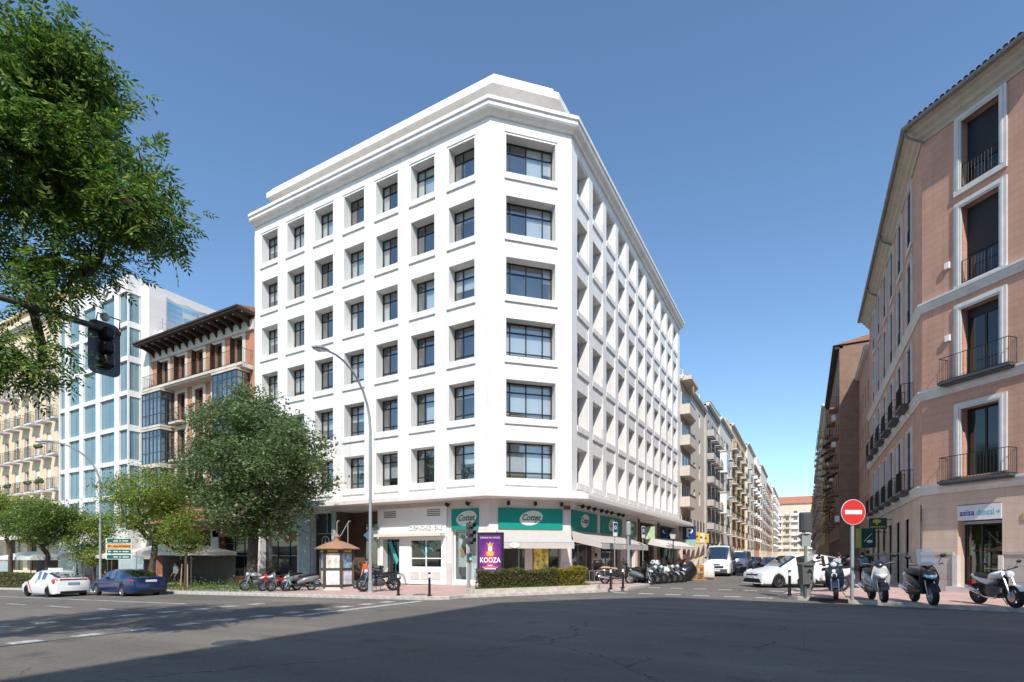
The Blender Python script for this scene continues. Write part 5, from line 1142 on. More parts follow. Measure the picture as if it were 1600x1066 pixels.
# ------------------------------------------------------------------ scooters and motorcycles
BC = {}
def bp(t, key, fn, name, m, smooth=50):
    if key not in BC: BC[key] = fn()
    k = (key, m.name)
    if k not in BC: BC[k] = BC[key].mesh(name, m, smooth)
    return obj(name, BC[k], t)
def scooter(label, loc, rz, col, accent=None, shield=True, box=False, r=.25, seat=BLACK, vespa=False, big=1.0, lean=4, rims=ALLOY, group='parked scooters and motorcycles', light=LAMPGLASS, dark=BLACK, cat='scooter'):
    t = thing('scooter', label, cat, loc, rz, group); t.rotation_euler = (R(lean), 0, rz); t.scale = (big,)*3
    wheel(t, .66, 0, r, .12, rims, 1, 5, False); wheel(t, -.60, 0, r, .13, rims, 1, 5, False)
    v = 'v' if vespa else 's'
    bp(t,'rear'+v, lambda: MB().loft([(-.98,0,.74,.05,.05),(-.9,0,.70,.15,.12),(-.6,0,.62,.21 if not vespa else .25,.17),(-.25,0,.56,.2,.17),(.02,0,.46,.15,.12),(.1,0,.42,.1,.08)],12,pw=2.6), 'rear_body', col)
    bp(t,'floor', lambda: MB().loft([(-.3,0,.36,.17,.08),(.0,0,.32,.19,.06),(.3,0,.32,.18,.06),(.42,0,.40,.14,.10)],10,pw=3), 'floorboard', dark)
    bp(t,'shield'+v, lambda: MB().loft([(.40,0,.36,.13,.10),(.47,0,.50,.2,.16),(.52,0,.68,.22,.19),(.50,0,.86,.17,.13),(.46,0,.97,.1,.06)],12,pw=2.4) if not vespa else MB().loft([(.36,0,.36,.16,.08),(.44,0,.5,.23,.16),(.46,0,.72,.24,.2),(.44,0,.92,.12,.1)],12,pw=3), 'front_shield', accent or col)
    bp(t,'nose', lambda: MB().loft([(.48,0,.74,.16,.15),(.60,0,.74,.15,.13),(.70,0,.70,.09,.08),(.73,0,.68,.03,.03)],10,pw=2.5), 'front_cowl', col)
    if not vespa: 
        o = bp(t,'lamp', lambda: MB().loft([(.62,.0,.74,.14,.075),(.69,0,.72,.11,.06),(.735,0,.70,.06,.03)],10,pw=2.2), 'headlight', light)
    bp(t,'seat', lambda: MB().loft([(-.92,0,.82,.07,.03),(-.8,0,.84,.14,.06),(-.5,0,.83,.16,.07),(-.3,0,.79,.15,.06),(-.02,0,.77,.12,.06),(.04,0,.74,.06,.03)],10,pw=2.6), 'seat', seat)
    bp(t,'bar', lambda: MB().tube([(.38,.35,1.04),(.40,.2,1.02),(.42,0,1.0),(.40,-.2,1.02),(.38,-.35,1.04)],.02,6).tube([(.38,.36,1.04),(.38,.24,1.03)],.028,6).tube([(.38,-.36,1.04),(.38,-.24,1.03)],.028,6), 'handlebar', BLACK)
    bp(t,'cowl', lambda: MB().loft([(.34,0,1.01,.1,.05),(.42,0,1.02,.16,.07),(.50,0,1.0,.12,.06),(.55,0,.97,.05,.03)],10), 'handlebar_cowl', col if vespa else dark)
    if vespa: bp(t,'vlamp', lambda: MB().ball((.53,0,1.0),(.05,.09,.08),10,7), 'headlight', light)
    for g in (1,-1): bp(t,'mir%d' % g, lambda: MB().tube([(.38,g*.26,1.04),(.40,g*.33,1.2),(.40,g*.35,1.22)],.008,4).ball((.40,g*.37,1.23),(.02,.07,.05),8,5), 'mirror', BLACK)
    bp(t,'fork', lambda: MB().tube([(.50,.08,.72),(.64,.085,.26)],.026,6).tube([(.50,-.08,.72),(.64,-.085,.26)],.026,6), 'fork', CHROME)
    bp(t,'fend', lambda: MB().add(*(lambda n: ([(.66+(.30)*math.cos(a), y, .25+.30*math.sin(a)) for a in [R(20+130*i/n) for i in range(n+1)] for y in (-.085,0,.085)], [(3*i+j,3*i+j+1,3*i+j+4,3*i+j+3) for i in range(n) for j in range(2)]))(8)), 'front_mudguard', (accent or col) if vespa else dark)
    bp(t,'eng', lambda: MB().loft([(-.75,-.1,.3,.07,.09),(-.5,-.12,.32,.09,.13),(-.15,-.08,.34,.08,.1)],8).tube([(-.3,.14,.3),(-.6,.16,.27),(-.6,.16,.27)],.04,6), 'engine', DKGREY)
    bp(t,'exh', lambda: MB().loft([(-.98,-.19,.42,.045,.055),(-.9,-.19,.41,.06,.07),(-.5,-.18,.33,.055,.065),(-.4,-.17,.3,.02,.02)],10), 'exhaust', CHROME if not vespa else DKGREY)
    bp(t,'tail', lambda: MB().loft([(-1.0,0,.72,.08,.04),(-.93,0,.70,.11,.05)],8), 'tail_light', REDL)
    bp(t,'rplate', lambda: MB().box(-1.06,-1.05,-.1,.1,.42,.58).tube([(-.9,0,.62),(-1.05,0,.56)],.02,4), 'number_plate', PLATE)
    if shield: 
        o = bp(t,'wind', lambda: MB().add(*(lambda: ([(.56-.0*abs(y)-z*.22, y*(1-.25*z), 1.0+z*.42) for z in (0,.5,1) for y in (-.22,-.12,0,.12,.22)], [(5*i+j,5*i+j+1,5*i+j+6,5*i+j+5) for i in range(2) for j in range(4)]))()), 'windscreen', glass('bike_screen',(.55,.58,.6),.9))
    if box: bp(t,'tbox', lambda: MB().loft([(-1.2,0,1.06,.14,.12),(-1.12,0,1.06,.2,.17),(-.85,0,1.06,.2,.17),(-.76,0,1.04,.14,.12)],12,pw=3).box(-1.1,-.8,-.1,.1,.84,.92), 'top_box', BLACK)
    bp(t,'stand', lambda: MB().tube([(-.2,.1,.32),(-.15,.26,.0)],.014,5), 'side_stand', DKGREY)
    return t
def moto(label, loc, rz, col, tank=None, r=.30, rims=DKGREY, lean=4, group='parked scooters and motorcycles', screen=False, box=False, seat=BLACK, exm=CHROME, big=1.0):
    t = thing('motorcycle', label, 'motorcycle', loc, rz, group); t.rotation_euler = (R(lean),0,rz); t.scale = (big,)*3
    wheel(t, .70, 0, r, .12, rims, 1, 9, False); wheel(t, -.68, 0, r, .16, rims, 1, 9, False)
    bp(t,'mtank', lambda: MB().loft([(-.12,0,.80,.10,.07),(.0,0,.84,.16,.11),(.22,0,.88,.18,.12),(.38,0,.88,.12,.09),(.43,0,.86,.05,.04)],12,pw=2.6), 'fuel_tank', tank or col)
    bp(t,'mseat', lambda: MB().loft([(-.75,0,.90,.05,.03),(-.65,0,.88,.12,.05),(-.35,0,.82,.13,.06),(-.08,0,.80,.10,.05)],10,pw=2.6), 'seat', seat)
    bp(t,'mtail', lambda: MB().loft([(-.88,0,.86,.04,.03),(-.75,0,.83,.1,.05),(-.4,0,.72,.13,.10),(-.1,0,.68,.12,.12),(.05,0,.72,.08,.06)],10,pw=2.4), 'side_panel', col)
    bp(t,'meng', lambda: MB().loft([(-.25,0,.40,.12,.14),(-.1,0,.44,.18,.20),(.15,0,.46,.17,.2),(.32,0,.44,.1,.14)],10,pw=4).tube([(.1,0,.55),(.28,0,.72)],.12,8).box(-.2,.3,-.13,.13,.24,.3), 'engine', DKGREY)
    bp(t,'mframe', lambda: MB().tube([(.47,0,.92),(.30,.12,.62),(-.05,.15,.58),(-.25,.13,.46)],.025,6).tube([(.47,0,.92),(.30,-.12,.62),(-.05,-.15,.58),(-.25,-.13,.46)],.025,6).tube([(-.2,.11,.42),(-.68,.1,.31)],.03,6).tube([(-.2,-.11,.42),(-.68,-.1,.31)],.03,6).tube([(.47,0,.9),(.33,0,.35)],.03,6), 'frame', BLACK)
    bp(t,'mfork', lambda: MB().tube([(.42,.1,1.0),(.70,.1,.30)],[.022,.03],7).tube([(.42,-.1,1.0),(.70,-.1,.30)],[.022,.03],7), 'fork', CHROME)
    bp(t,'mbar', lambda: MB().tube([(.30,.38,1.08),(.40,.2,1.06),(.44,0,1.02),(.40,-.2,1.06),(.30,-.38,1.08)],.015,6).tube([(.28,.40,1.085),(.34,.27,1.07)],.024,6).tube([(.28,-.40,1.085),(.34,-.27,1.07)],.024,6), 'handlebar', BLACK)
    for g in (1,-1): bp(t,'mmir%d' % g, lambda: MB().tube([(.36,g*.28,1.07),(.34,g*.38,1.22),(.34,g*.40,1.24)],.008,4).ball((.34,g*.41,1.25),(.02,.07,.05),8,5), 'mirror', BLACK)
    bp(t,'mlamp', lambda: MB().loft([(.50,0,.92,.07,.07),(.56,0,.92,.105,.105),(.62,0,.92,.09,.09),(.64,0,.92,.03,.03)],12), 'headlight', LAMPGLASS)
    bp(t,'mfend', lambda: MB().add(*(lambda n: ([(.70+.34*math.cos(a), y, .30+.34*math.sin(a)) for a in [R(30+95*i/n) for i in range(n+1)] for y in (-.075,0,.075)], [(3*i+j,3*i+j+1,3*i+j+4,3*i+j+3) for i in range(n) for j in range(2)]))(7)), 'front_mudguard', col)
    bp(t,'mexh', lambda: MB().tube([(.28,-.12,.40),(.2,-.16,.24),(-.2,-.17,.25),(-.35,-.18,.32)],.026,7).loft([(-.88,-.2,.52,.05,.06),(-.8,-.2,.5,.065,.075),(-.45,-.19,.38,.055,.065),(-.34,-.18,.33,.03,.03)],10), 'exhaust', exm)
    bp(t,'mtl', lambda: MB().ball((-.9,0,.84),(.03,.07,.03),8,5).box(-1.0,-.99,-.1,.1,.52,.68).tube([(-.8,0,.8),(-1.0,0,.62)],.015,4), 'tail_light', REDL)
    bp(t,'mdisc', lambda: MB().lathe([(.14,.085),(.14,.09),(.06,.09)],16,Matrix.Translation((.70,0,.30))@Matrix.Rotation(R(90),4,'X')), 'brake_disc', ALLOY)
    if screen: bp(t,'mscr', lambda: MB().add([(.60,-.13,1.02),(.60,.13,1.02),(.44,.14,1.32),(.44,-.14,1.32)],[(0,1,2,3)]), 'windscreen', glass('bike_screen'))
    if box: bp(t,'mbox', lambda: MB().loft([(-1.15,0,1.1,.16,.13),(-1.08,0,1.1,.22,.17),(-.75,0,1.1,.22,.17),(-.66,0,1.08,.16,.12)],12,pw=3).box(-1.0,-.75,-.1,.1,.88,.96), 'top_box', PLATE)
    bp(t,'mstand', lambda: MB().tube([(-.05,.12,.35),(.0,.28,.0)],.014,5), 'side_stand', DKGREY)
    return t
NAVY = paint('navy_paint',(.012,.02,.04)); SILV = paint('bike_silver',(.42,.42,.41),.35); BLKP = paint('black_paint',(.012,.012,.013),.3); REDP = paint('red_paint',(.48,.015,.015)); MINT = paint('mint_paint',(.20,.55,.43)); GRYP = paint('grey_paint',(.16,.165,.17))
PZ = .13
vp = scooter('dark navy scooter with pale emblem on its shield beside the no entry sign', (1.0,21.85,PZ), hd(-.05,-1), NAVY, shield=False, vespa=True, seat=mat('tan_seat',(.36,.24,.15),.7,.1), dark=BLKP, rims=ALLOY, lean=4, big=1.2)
MB().lathe([(.07,0),(.07,.01),(.045,.01),(.045,0)],12,Matrix.Translation((.675,0,.66))@Matrix.Rotation(R(90),4,'Y'),cap=False).lathe([(.05,0),(.05,.01)],10,Matrix.Translation((.66,0,.78))@Matrix.Rotation(R(90),4,'Y')).build('emblem', PLATE, vp, loc=(.035,0,.05))
scooter('silver grey scooter right of the no entry sign', (2.15,21.3,PZ), hd(.12,-1), SILV, dark=BLKP, shield=False, r=.27, big=1.22)
scooter('black scooter with covered handlebars in front of the stone plinth', (3.3,20.85,PZ), hd(.15,-1), BLKP, accent=BLKP, shield=True, box=False, r=.28, big=1.22, light=mat('blue_lens',(.35,.55,.68),.15,.1,spec=.9))
moto('white and black roadster motorcycle at the right edge before the clinic door', (5.1,21.05,PZ), hd(.34,-.94), paint('pearl_white',(.74,.74,.73)), r=.31, big=1.06)
scooter('big white touring scooter behind the litter bin', (.75,25.6,PZ), hd(-.80,-.55), paint('pearl_white',(.74,.74,.73)), shield=True, r=.29, big=1.22, box=True)
# row in front of the optician's side, nose to the street
rowb = [('scooter','black scooter with tan seat and round top box behind the right bollards',BLKP,dict(seat=MATS['tan_seat'],box=True,shield=False)),('scooter','dark scooter with large screen next to the street pole',GRYP,dict(box=False)),('moto','black motorcycle with red tail in the street row',BLKP,dict()),
        ('moto','grey motorcycle with windscreen in the street row',GRYP,dict(screen=True)),('scooter','white scooter in the middle of the street row',MATS['pearl_white'],dict()),('moto','silver motorcycle in the street row',SILV,dict(screen=True,rims=ALLOY)),('moto','pale motorcycle with luggage box in the street row',SILV,dict(box=True,rims=ALLOY)),('scooter','last dark scooter of the street row',NAVY,dict())]
for i, (kd, lab, cl, kw) in enumerate(rowb):
    x, y = (-9.0, 28.0) if i == 0 else (-8.25+.19*(i-1), 30.3+.58*(i-1))
    (scooter if kd == 'scooter' else moto)(lab, (x, y, .13+zg(x) if i == 0 else zg(x)), hd(.87,.49) if i == 0 else hd(.93,-.36), cl, lean=rng.uniform(3,6), **dict(kw, big=1.08))
# four machines left of the kiosk and one by the lamp post
moto('silver motorcycle leftmost of those by the kiosk', G(-26.4,18.6), hd(-.35,-.94), SILV, rims=ALLOY, screen=True)
scooter('red scooter among those by the kiosk', G(-25.0,18.6), hd(-.3,-.95), REDP, shield=False)
scooter('grey scooter with tall screen by the kiosk', G(-24.2,18.55), hd(-.25,-.97), GRYP, shield=True, big=1.08)
scooter('mint green and grey electric scooter closest to the kiosk', G(-23.3,18.75), hd(-.55,-.83), GRYP, accent=MINT, shield=False)
moto('black tall motorcycle half hidden by the lamp post and bin', G(-18.3,19.4), hd(-.55,-.83), BLKP, r=.33, big=1.08, screen=True, exm=GRYP)
# ------------------------------------------------------------------ street furniture
KBR = mat('kiosk_brown',(.085,.058,.042),.55,.15); KRF = mat('kiosk_roof',(.33,.19,.115),.6,.12)
kk = thing('kiosk', 'brown hexagonal ticket kiosk with pyramid roof and posters', 'kiosk', G(-22.2,20.3), R(62))
HX = [(.86*math.cos(R(30+60*i)), .86*math.sin(R(30+60*i))) for i in range(6)]
MB().prism([(x*1.06,y*1.06) for x,y in HX],0,.16).build('base', PALE, kk)
MB().prism([(x*.9,y*.9) for x,y in HX],.16,2.15).build('core', SLATE, kk)
for x, y in HX: MB().box(-.06,.06,-.06,.06,.1,2.2).build('post', KBR, kk, loc=(x,y,0), rz=math.atan2(y,x))
PR = [mat('poster_a',(.62,.60,.52),.5,.45,3), mat('poster_b',(.66,.66,.62),.5,.3,4), mat('poster_c',(.62,.66,.70),.5,.35,3), mat('poster_d',(.28,.42,.55),.5,.6,5)]
for i in range(6):
    (x0,y0),(x1,y1) = HX[i], HX[(i+1)%6]; f = F(x1,y1,x0-x1,y0-y1); ln = math.hypot(x1-x0,y1-y0)
    f2 = F(x0,y0,x1-x0,y1-y0) 
    fr = f2 if (f2.n[0]*(x0+x1)+f2.n[1]*(y0+y1)) > 0 else f
    def kb(mb, nm, m): o = mb.build(nm, m, kk, loc=(fr.o[0],fr.o[1],0), rz=fr.rz); return o
    kb(MB().box(.06,ln-.06,-.02,.06,.2,.28).box(.06,ln-.06,-.02,.06,1.06,1.16).box(.06,ln-.06,-.02,.06,1.98,2.15), 'rail', KBR)
    kb(MB().box(.08,ln-.08,.0,.03,.3,1.04), 'lower_poster', PR[(i+1)%3]); kb(MB().box(.08,ln-.08,.0,.03,1.18,1.96), 'upper_poster', PR[0] if i % 2 else PR[3])
    kb(MB().box(.16,ln-.16,-.05,-.02,2.02,2.13), 'yellow_strip', mat('kiosk_yellow',(.55,.40,.05),.5,.1))
MB().lathe([(1.22,2.17),(1.25,2.22),(.75,2.46),(.28,2.62),(.14,2.66)],6,Matrix.Rotation(R(30),4,'Z')).build('roof', KRF, kk)
MB().lathe([(.14,2.64),(.14,2.74),(.05,2.78)],10).ball((0,0,2.88),.14,10,8).build('finial', KRF, kk)
for dx in (.15,.75): MB().tube([(dx,.55,2.4),(dx,.55,3.65),(dx+.06,.55,3.78),(dx+.16,.55,3.76)],.022,6).build('pole', GREYM, kk)
MB().tube([(.0,.1,2.7),(.35,.4,3.0),(.7,.55,3.6)],.02,5).build('cable', GREYM, kk)

def lamp(label, x, y, H, L, ang, z0=.13):
    t = thing('street_lamp', label, 'street lamp', G(x,y,z0), group='grey curved street lamps')
    d = (math.cos(ang), math.sin(ang)); pts = [(0,0,.0),(0,0,H*.70)]
    for k in range(1,9):
        a = R(90*k/8*1.04); pts.append((d[0]*L*(1-math.cos(a))*.98, d[1]*L*(1-math.cos(a))*.98, H*.70+(H*.27)*math.sin(a)))
    n = len(pts); MB().tube(pts,[.08,.062]+[.058-.02*i/8 for i in range(8)],10).build('pole', GREYM, t, smooth=50)
    MB().lathe([(.16,0),(.16,.02),(.11,.06),(.10,.5),(.09,.55)],10).build('base', GREYM, t)
    e = pts[-1]; M = Matrix.Translation(e)@Matrix.Rotation(ang,4,'Z')@Matrix.Rotation(R(6),4,'Y')
    MB().loft([(-.15,0,.0,.05,.05),(.05,0,.02,.11,.08),(.35,0,.02,.16,.10),(.62,0,.0,.12,.07),(.72,0,-.01,.04,.03)],10,M).build('lamp_head', GREYM, t, smooth=60)
    MB().loft([(.08,0,-.06,.08,.04),(.35,0,-.09,.13,.06),(.6,0,-.06,.08,.04)],10,M).build('lens', LAMPGLASS, t)
    return t
lamp('tall grey street lamp in front of the white building', -17.8,18.3,10.9,2.4, math.atan2(-1,-.05))
lamp('grey street lamp farther left between the taxi and the blue car', -40.7,17.1,9.7,2.4, math.atan2(-1,-.3))

def tlight(t, z, rz, y=0, s=1.0, n=3, back=False, x=.0, plate=False):
    M = Matrix.Translation((x,y,z))@Matrix.Rotation(rz,4,'Z'); mb = MB()
    for k in range(n): mb.loft([(-.11*s,0,-k*.3*s,.13*s,.14*s),(.06*s,0,-k*.3*s,.14*s,.145*s)],12,M,pw=4)
    mb.build('signal_head', DKGREY, t)
    for k in range(n):
        v = MB(); q = 9
        v.add([(r_,.12*s*math.cos(a),-k*.3*s+.12*s*math.sin(a)) for r_ in (.05*s,.25*s) for a in [R(-20+220*i/q) for i in range(q+1)]], [(i,i+1,q+2+i,q+1+i) for i in range(q)], M); v.build('visor', DKGREY, t)
        MB().lathe([(.001,.02),(.07*s,.015),(.11*s,.0)],14,M@Matrix.Translation((.065*s,0,-k*.3*s))@Matrix.Rotation(R(90),4,'Y')).build('lens', (mat('lens_red_off',(.09,.01,.01),.3,0),mat('lens_amber_off',(.11,.06,.01),.3,0),mat('lens_green_off',(.01,.08,.05),.3,0))[k % 3], t)
t = thing('traffic_light', 'grey traffic light with three lamps at the corner left of the poster', 'traffic light', G(-13.2,19.7))
MB().tube([(0,0,0),(0,0,3.1)],.075,10).lathe([(.15,0),(.15,.03),(.09,.06),(.09,.35)],10).build('pole', GREYM, t)
tlight(t, 2.98, R(-12), s=1.12, x=.1, y=-.02)
MB().box(-.05,.1,-.09,.09,1.35,1.75).build('pedestrian_signal', DKGREY, t); MB().lathe([(.001,.01),(.06,.008),(.07,0)],12,Matrix.Translation((.1,0,1.5))@Matrix.Rotation(R(90),4,'Y')).build('green_lamp', mat('lit_green',(.05,.5,.4),.4,0,emit=((.1,.9,.7),1.2)), t)
t = thing('traffic_light', 'traffic light seen from the side on a dark post with the litter bin', 'traffic light', (.05,22.15,.13))
MB().tube([(0,0,0),(0,0,2.3)],.055,10).lathe([(.17,.0),(.17,.3),(.15,.32),(.15,.62),(.12,.66)],12).build('pole', mat('grey_green',(.20,.22,.20),.5,.1), t)
MB().lathe([(.2,2.38),(.22,2.42),(.22,3.05),(.2,3.1)],14).build('signal_head', DKGREY, t); MB().box(-.15,.16,-.06,.06,1.85,2.32,Matrix.Rotation(R(20),4,'Z')).build('pedestrian_signal', GREYM, t)
MB().prism([(-.15,2.3),(-.3,2.25),(-.15,2.1)],-.08,.08,'y').prism([(-.15,2.06),(-.3,2.0),(-.15,1.88)],-.08,.08,'y').build('visor', DKGREY, t)
def bin_(label, x, y, z, rz, posts=False):
    t = thing('litter_bin', label, 'bin', G(x,y,z), rz, 'grey litter bins')
    BG = mat('bin_grey',(.115,.115,.11),.6,.08)
    MB().add([(sx*w_,sy*d_,zz) for zz,w_,d_ in ((.0,.2,.16),(.72,.26,.21)) for sx,sy in ((-1,-1),(1,-1),(1,1),(-1,1))],[(3,2,1,0),(4,5,6,7),(0,1,5,4),(1,2,6,5),(2,3,7,6),(3,0,4,7)]).build('bucket', BG, t, loc=(0,0,.5))
    MB().prism([(-.28,1.22),(.28,1.22),(.28,1.27),(.2,1.33),(-.2,1.33),(-.28,1.27)],-.23,.23,'y').build('lid', BG, t); MB().box(-.2,.2,-.225,-.2,1.16,1.22).build('slot', BLACK, t); MB().box(-.05,.05,-.215,-.20,.95,.99).build('latch', BLACK, t)
    if posts: MB().tube([(-.12,0,0),(-.12,0,.55)],.02,5).tube([(.12,0,0),(.12,0,.55)],.02,5).build('legs', GREYM, t)
    else: MB().tube([(0,.0,0),(0,.0,.52)],.05,8).build('post', BG, t)
    t.scale = (.82,.82,.95); return t
bb = bin_('grey litter bin fixed to the signal post on the right corner', .05,21.93,.13,R(29))
bin_('grey litter bin beside the tall lamp post', -19.0,20.1,.13,R(29),True)
def bollard(label, x, y):
    t = thing('bollard', label, 'bollard', G(x,y), group='black iron bollards')
    MB().lathe([(.085,0),(.085,.05),(.055,.08),(.05,.72),(.055,.75)],12).build('shaft', BLACK, t); MB().lathe([(.052,.75),(.05,.87),(.06,.88),(.06,.90)],12).build('band', PLATE, t); MB().lathe([(.06,.90),(.058,.94),(.02,.97)],12).build('cap', BLACK, t)
for lab, x, y in (('bollard in front of the teal shop door',-14.9,16.95),('bollard in front of the white shop window',-13.3,17.0),('left bollard of the pair right of the planter',-7.62,22.85),('right bollard of the pair right of the planter',-7.35,23.8),('bollard on the right corner left of the litter bin',-.48,22.45)): bollard(lab, x, y)
# no entry sign
t = thing('no_entry_sign', 'round red no entry sign on a grey post at the right corner', 'road sign', (1.42,21.12,.13)); t.rotation_euler = (0,0,R(33))
MB().box(-.045,.045,-.03,.03,0,2.75).build('post', GREYM, t)
MB().lathe([(.43,-.01),(.43,.01)],36,Matrix.Translation((0,-.05,2.98))@Matrix.Rotation(R(90),4,'X')).build('rim', PLATE, t)
MB().lathe([(.415,-.012),(.415,.012)],36,Matrix.Translation((0,-.052,2.98))@Matrix.Rotation(R(90),4,'X')).build('disc', mat('sign_red',(.62,.028,.018),.4,.04), t)
MB().box(-.30,.30,-.068,-.063,2.91,3.05).build('bar', PURE, t)
t2 = thing('traffic_light', 'grey signal post standing among the motorcycles of the side street', 'traffic light', G(-9.06,30.4))
MB().tube([(0,0,0),(0,0,3.3)],.09,10).build('pole', GREYM, t2); MB().lathe([(.14,2.75),(.15,2.8),(.15,3.5),(.13,3.55)],12).build('signal_back', GREYM, t2); MB().prism([(.1,2.6),(.34,2.65),(.1,2.45)],-.1,.1,'y').prism([(-.1,2.7),(-.3,2.72),(-.1,2.5)],-.1,.1,'y').box(-.1,.12,-.07,.07,2.2,2.7).build('pedestrian_signal', DKGREY, t2)
for lab, x, y, h in (('parking meter zone sign nearer the corner',-9.8,30.1,3.45),('parking zone sign farther along the side street',-10.2,37.8,3.6)):
    t = thing('parking_sign', lab, 'road sign', G(x,y), R(78), 'blue parking zone signs'); MB().tube([(0,0,0),(0,0,h)],.03,7).build('post', GREYM, t)
    MB().box(-.24,.24,-.05,-.035,h-.75,h+.1).build('plate', PLATE, t); MB().box(-.2,.2,-.056,-.05,h-.5,h+.05).build('blue_field', MATS['sign_blue'], t); MB().lathe([(.12,0),(.12,.004),(.07,.004),(.07,0)],14,Matrix.Translation((0,-.056,h-.22))@Matrix.Rotation(R(90),4,'X'),cap=False).build('symbol', PURE, t)
    MB().box(-.2,.2,-.056,-.05,h-.72,h-.56).build('white_field', PURE, t)
t = thing('lantern_post', 'old style black lantern post on the left side of the street', 'street lamp', G(-10.2,47.9))
MB().lathe([(.14,0),(.14,.3),(.07,.5),(.05,1.2),(.045,2.9),(.09,3.0)],10).build('post', IRON, t)
MB().add([(sx*w_,sy*w_,z) for z,w_ in ((3.05,.16),(3.5,.27)) for sx,sy in ((-1,-1),(1,-1),(1,1),(-1,1))],[(0,1,5,4),(1,2,6,5),(2,3,7,6),(3,0,4,7)]).build('lantern_glass', mat('frosted',(.6,.6,.58),.4,.05), t)
MB().lathe([(.42,3.5),(.3,3.65),(.12,3.75),(.05,3.95)],4,Matrix.Rotation(R(45),4,'Z')).box(-.18,.18,-.18,.18,3.0,3.05).build('lantern_cap', IRON, t)
# illuminated advertising panel
t = thing('poster_panel', 'free standing black framed advertising panel with purple show poster', 'billboard', G(-13.4,21.9)); t.rotation_euler = (0,0,R(25))
MB().box(-.66,.66,-.09,.09,.55,2.78).build('frame', BLACK, t); MB().box(-.2,.2,-.07,.07,0,.55).build('foot', BLACK, t); MB().box(-.665,-.63,-.1,.1,.3,2.76).build('edge', GREYM, t)
PUR = bpy.data.materials.new('poster_purple'); PUR.use_nodes = True
def pur():
    N = PUR.node_tree.nodes; L = PUR.node_tree.links; b = N['Principled BSDF']; b.inputs['Roughness'].default_value = .25
    tc = N.new('ShaderNodeTexCoord'); nz = N.new('ShaderNodeTexNoise'); nz.inputs['Scale'].default_value = 4.5; nz.inputs['Detail'].default_value = 5; L.new(tc.outputs['Object'], nz.inputs[0])
    gr = N.new('ShaderNodeTexGradient'); gr.gradient_type = 'SPHERICAL'; mp = N.new('ShaderNodeMapping'); mp.inputs['Scale'].default_value = (1.9,1,1.1); mp.inputs['Location'].default_value = (0,.08,-1.75); L.new(tc.outputs['Object'], mp.inputs[0]); L.new(mp.outputs[0], gr.inputs[0])
    ml = N.new('ShaderNodeMath'); ml.operation = 'MULTIPLY'; L.new(nz.outputs[0], ml.inputs[0]); L.new(gr.outputs[0], ml.inputs[1])
    cr = N.new('ShaderNodeValToRGB'); e = cr.color_ramp.elements; e[0].color = (.11,.025,.19,1); e[1].color = (.75,.10,.10,1); e[1].position = .5; k = e.new(.2); k.color = (.24,.04,.26,1)
    L.new(ml.outputs[0], cr.inputs[0]); L.new(cr.outputs[0], b.inputs['Base Color'])
pur()
MB().box(-.55,.55,-.1,-.092,.72,2.66).build('poster', PUR, t)
text('CIRQUE DU SOLEIL', .115, PURE, parent=t, loc=(0,-.108,2.52), depth=.002)
text('KOOZA', .34, PURE, parent=t, loc=(0,-.108,1.42), depth=.002, bold=.008, sx=.82)
GOLD = mat('poster_gold',(.62,.38,.08),.5,.4,9)
MB().loft([(0,0,0,.09,.13),(.004,0,0,.08,.12)],14,Matrix.Translation((.0,-.104,1.98))@Matrix.Rotation(R(90),4,'Z')).build('poster_figure', PURE, t)
MB().prism([(-.16,1.62),(.16,1.62),(.2,1.8),(.1,1.86),(.12,2.2),(.2,2.28),(.06,2.22),(0,2.32),(-.06,2.22),(-.2,2.28),(-.12,2.2),(-.1,1.86),(-.2,1.8)],-.102,-.1005,'y').build('poster_figure', GOLD, t)
MB().box(-.12,.12,-.103,-.1,1.14,1.19).box(-.28,.28,-.103,-.1,.985,1.03).build('small_print', PURE, t); MB().box(-.38,.38,-.103,-.1,1.06,1.11).box(-.3,.3,-.103,-.1,.85,.87).build('small_print', mat('poster_orange',(.75,.26,.04),.5,.1), t)
# direction signs
t = thing('direction_sign', 'stack of four green and orange direction boards on a post', 'road sign', G(-39.6,17.7)); t.rotation_euler = (0,0,R(50)); t.scale = (1.0,1.0,1.22)
MB().tube([(-.42,0.05,0),(-.42,.05,2.6)],.045,7).build('post', mat('rusty_brown',(.10,.05,.035),.7,.2), t)
SG = mat('direction_green',(.005,.12,.085),.4,.06); SO = mat('direction_orange',(.62,.27,.02),.4,.1)
for k in range(4):
    z = 1.62+k*.29; MB().box(-.72,.72,-.05,.0,z,z+.26).build('board_edge', PLATE, t); MB().box(-.66,.66,-.056,-.05,z+.025,z+.235).build('board', SO if k == 2 else SG, t)
    if k in (1,2): MB().prism([(-.6,z+.13),(-.52,z+.20),(-.52,z+.145),(-.42,z+.145),(-.42,z+.115),(-.52,z+.115),(-.52,z+.06)],-.06,-.056,'y').build('arrow', PLATE if k == 1 else BRN, t)
    for a, b in ((-.3,-.05),(.02,.12),(.2,.55)): MB().box(a,b,-.06,-.056,z+.10,z+.15).build('lettering', PLATE if k != 2 else BRN, t)
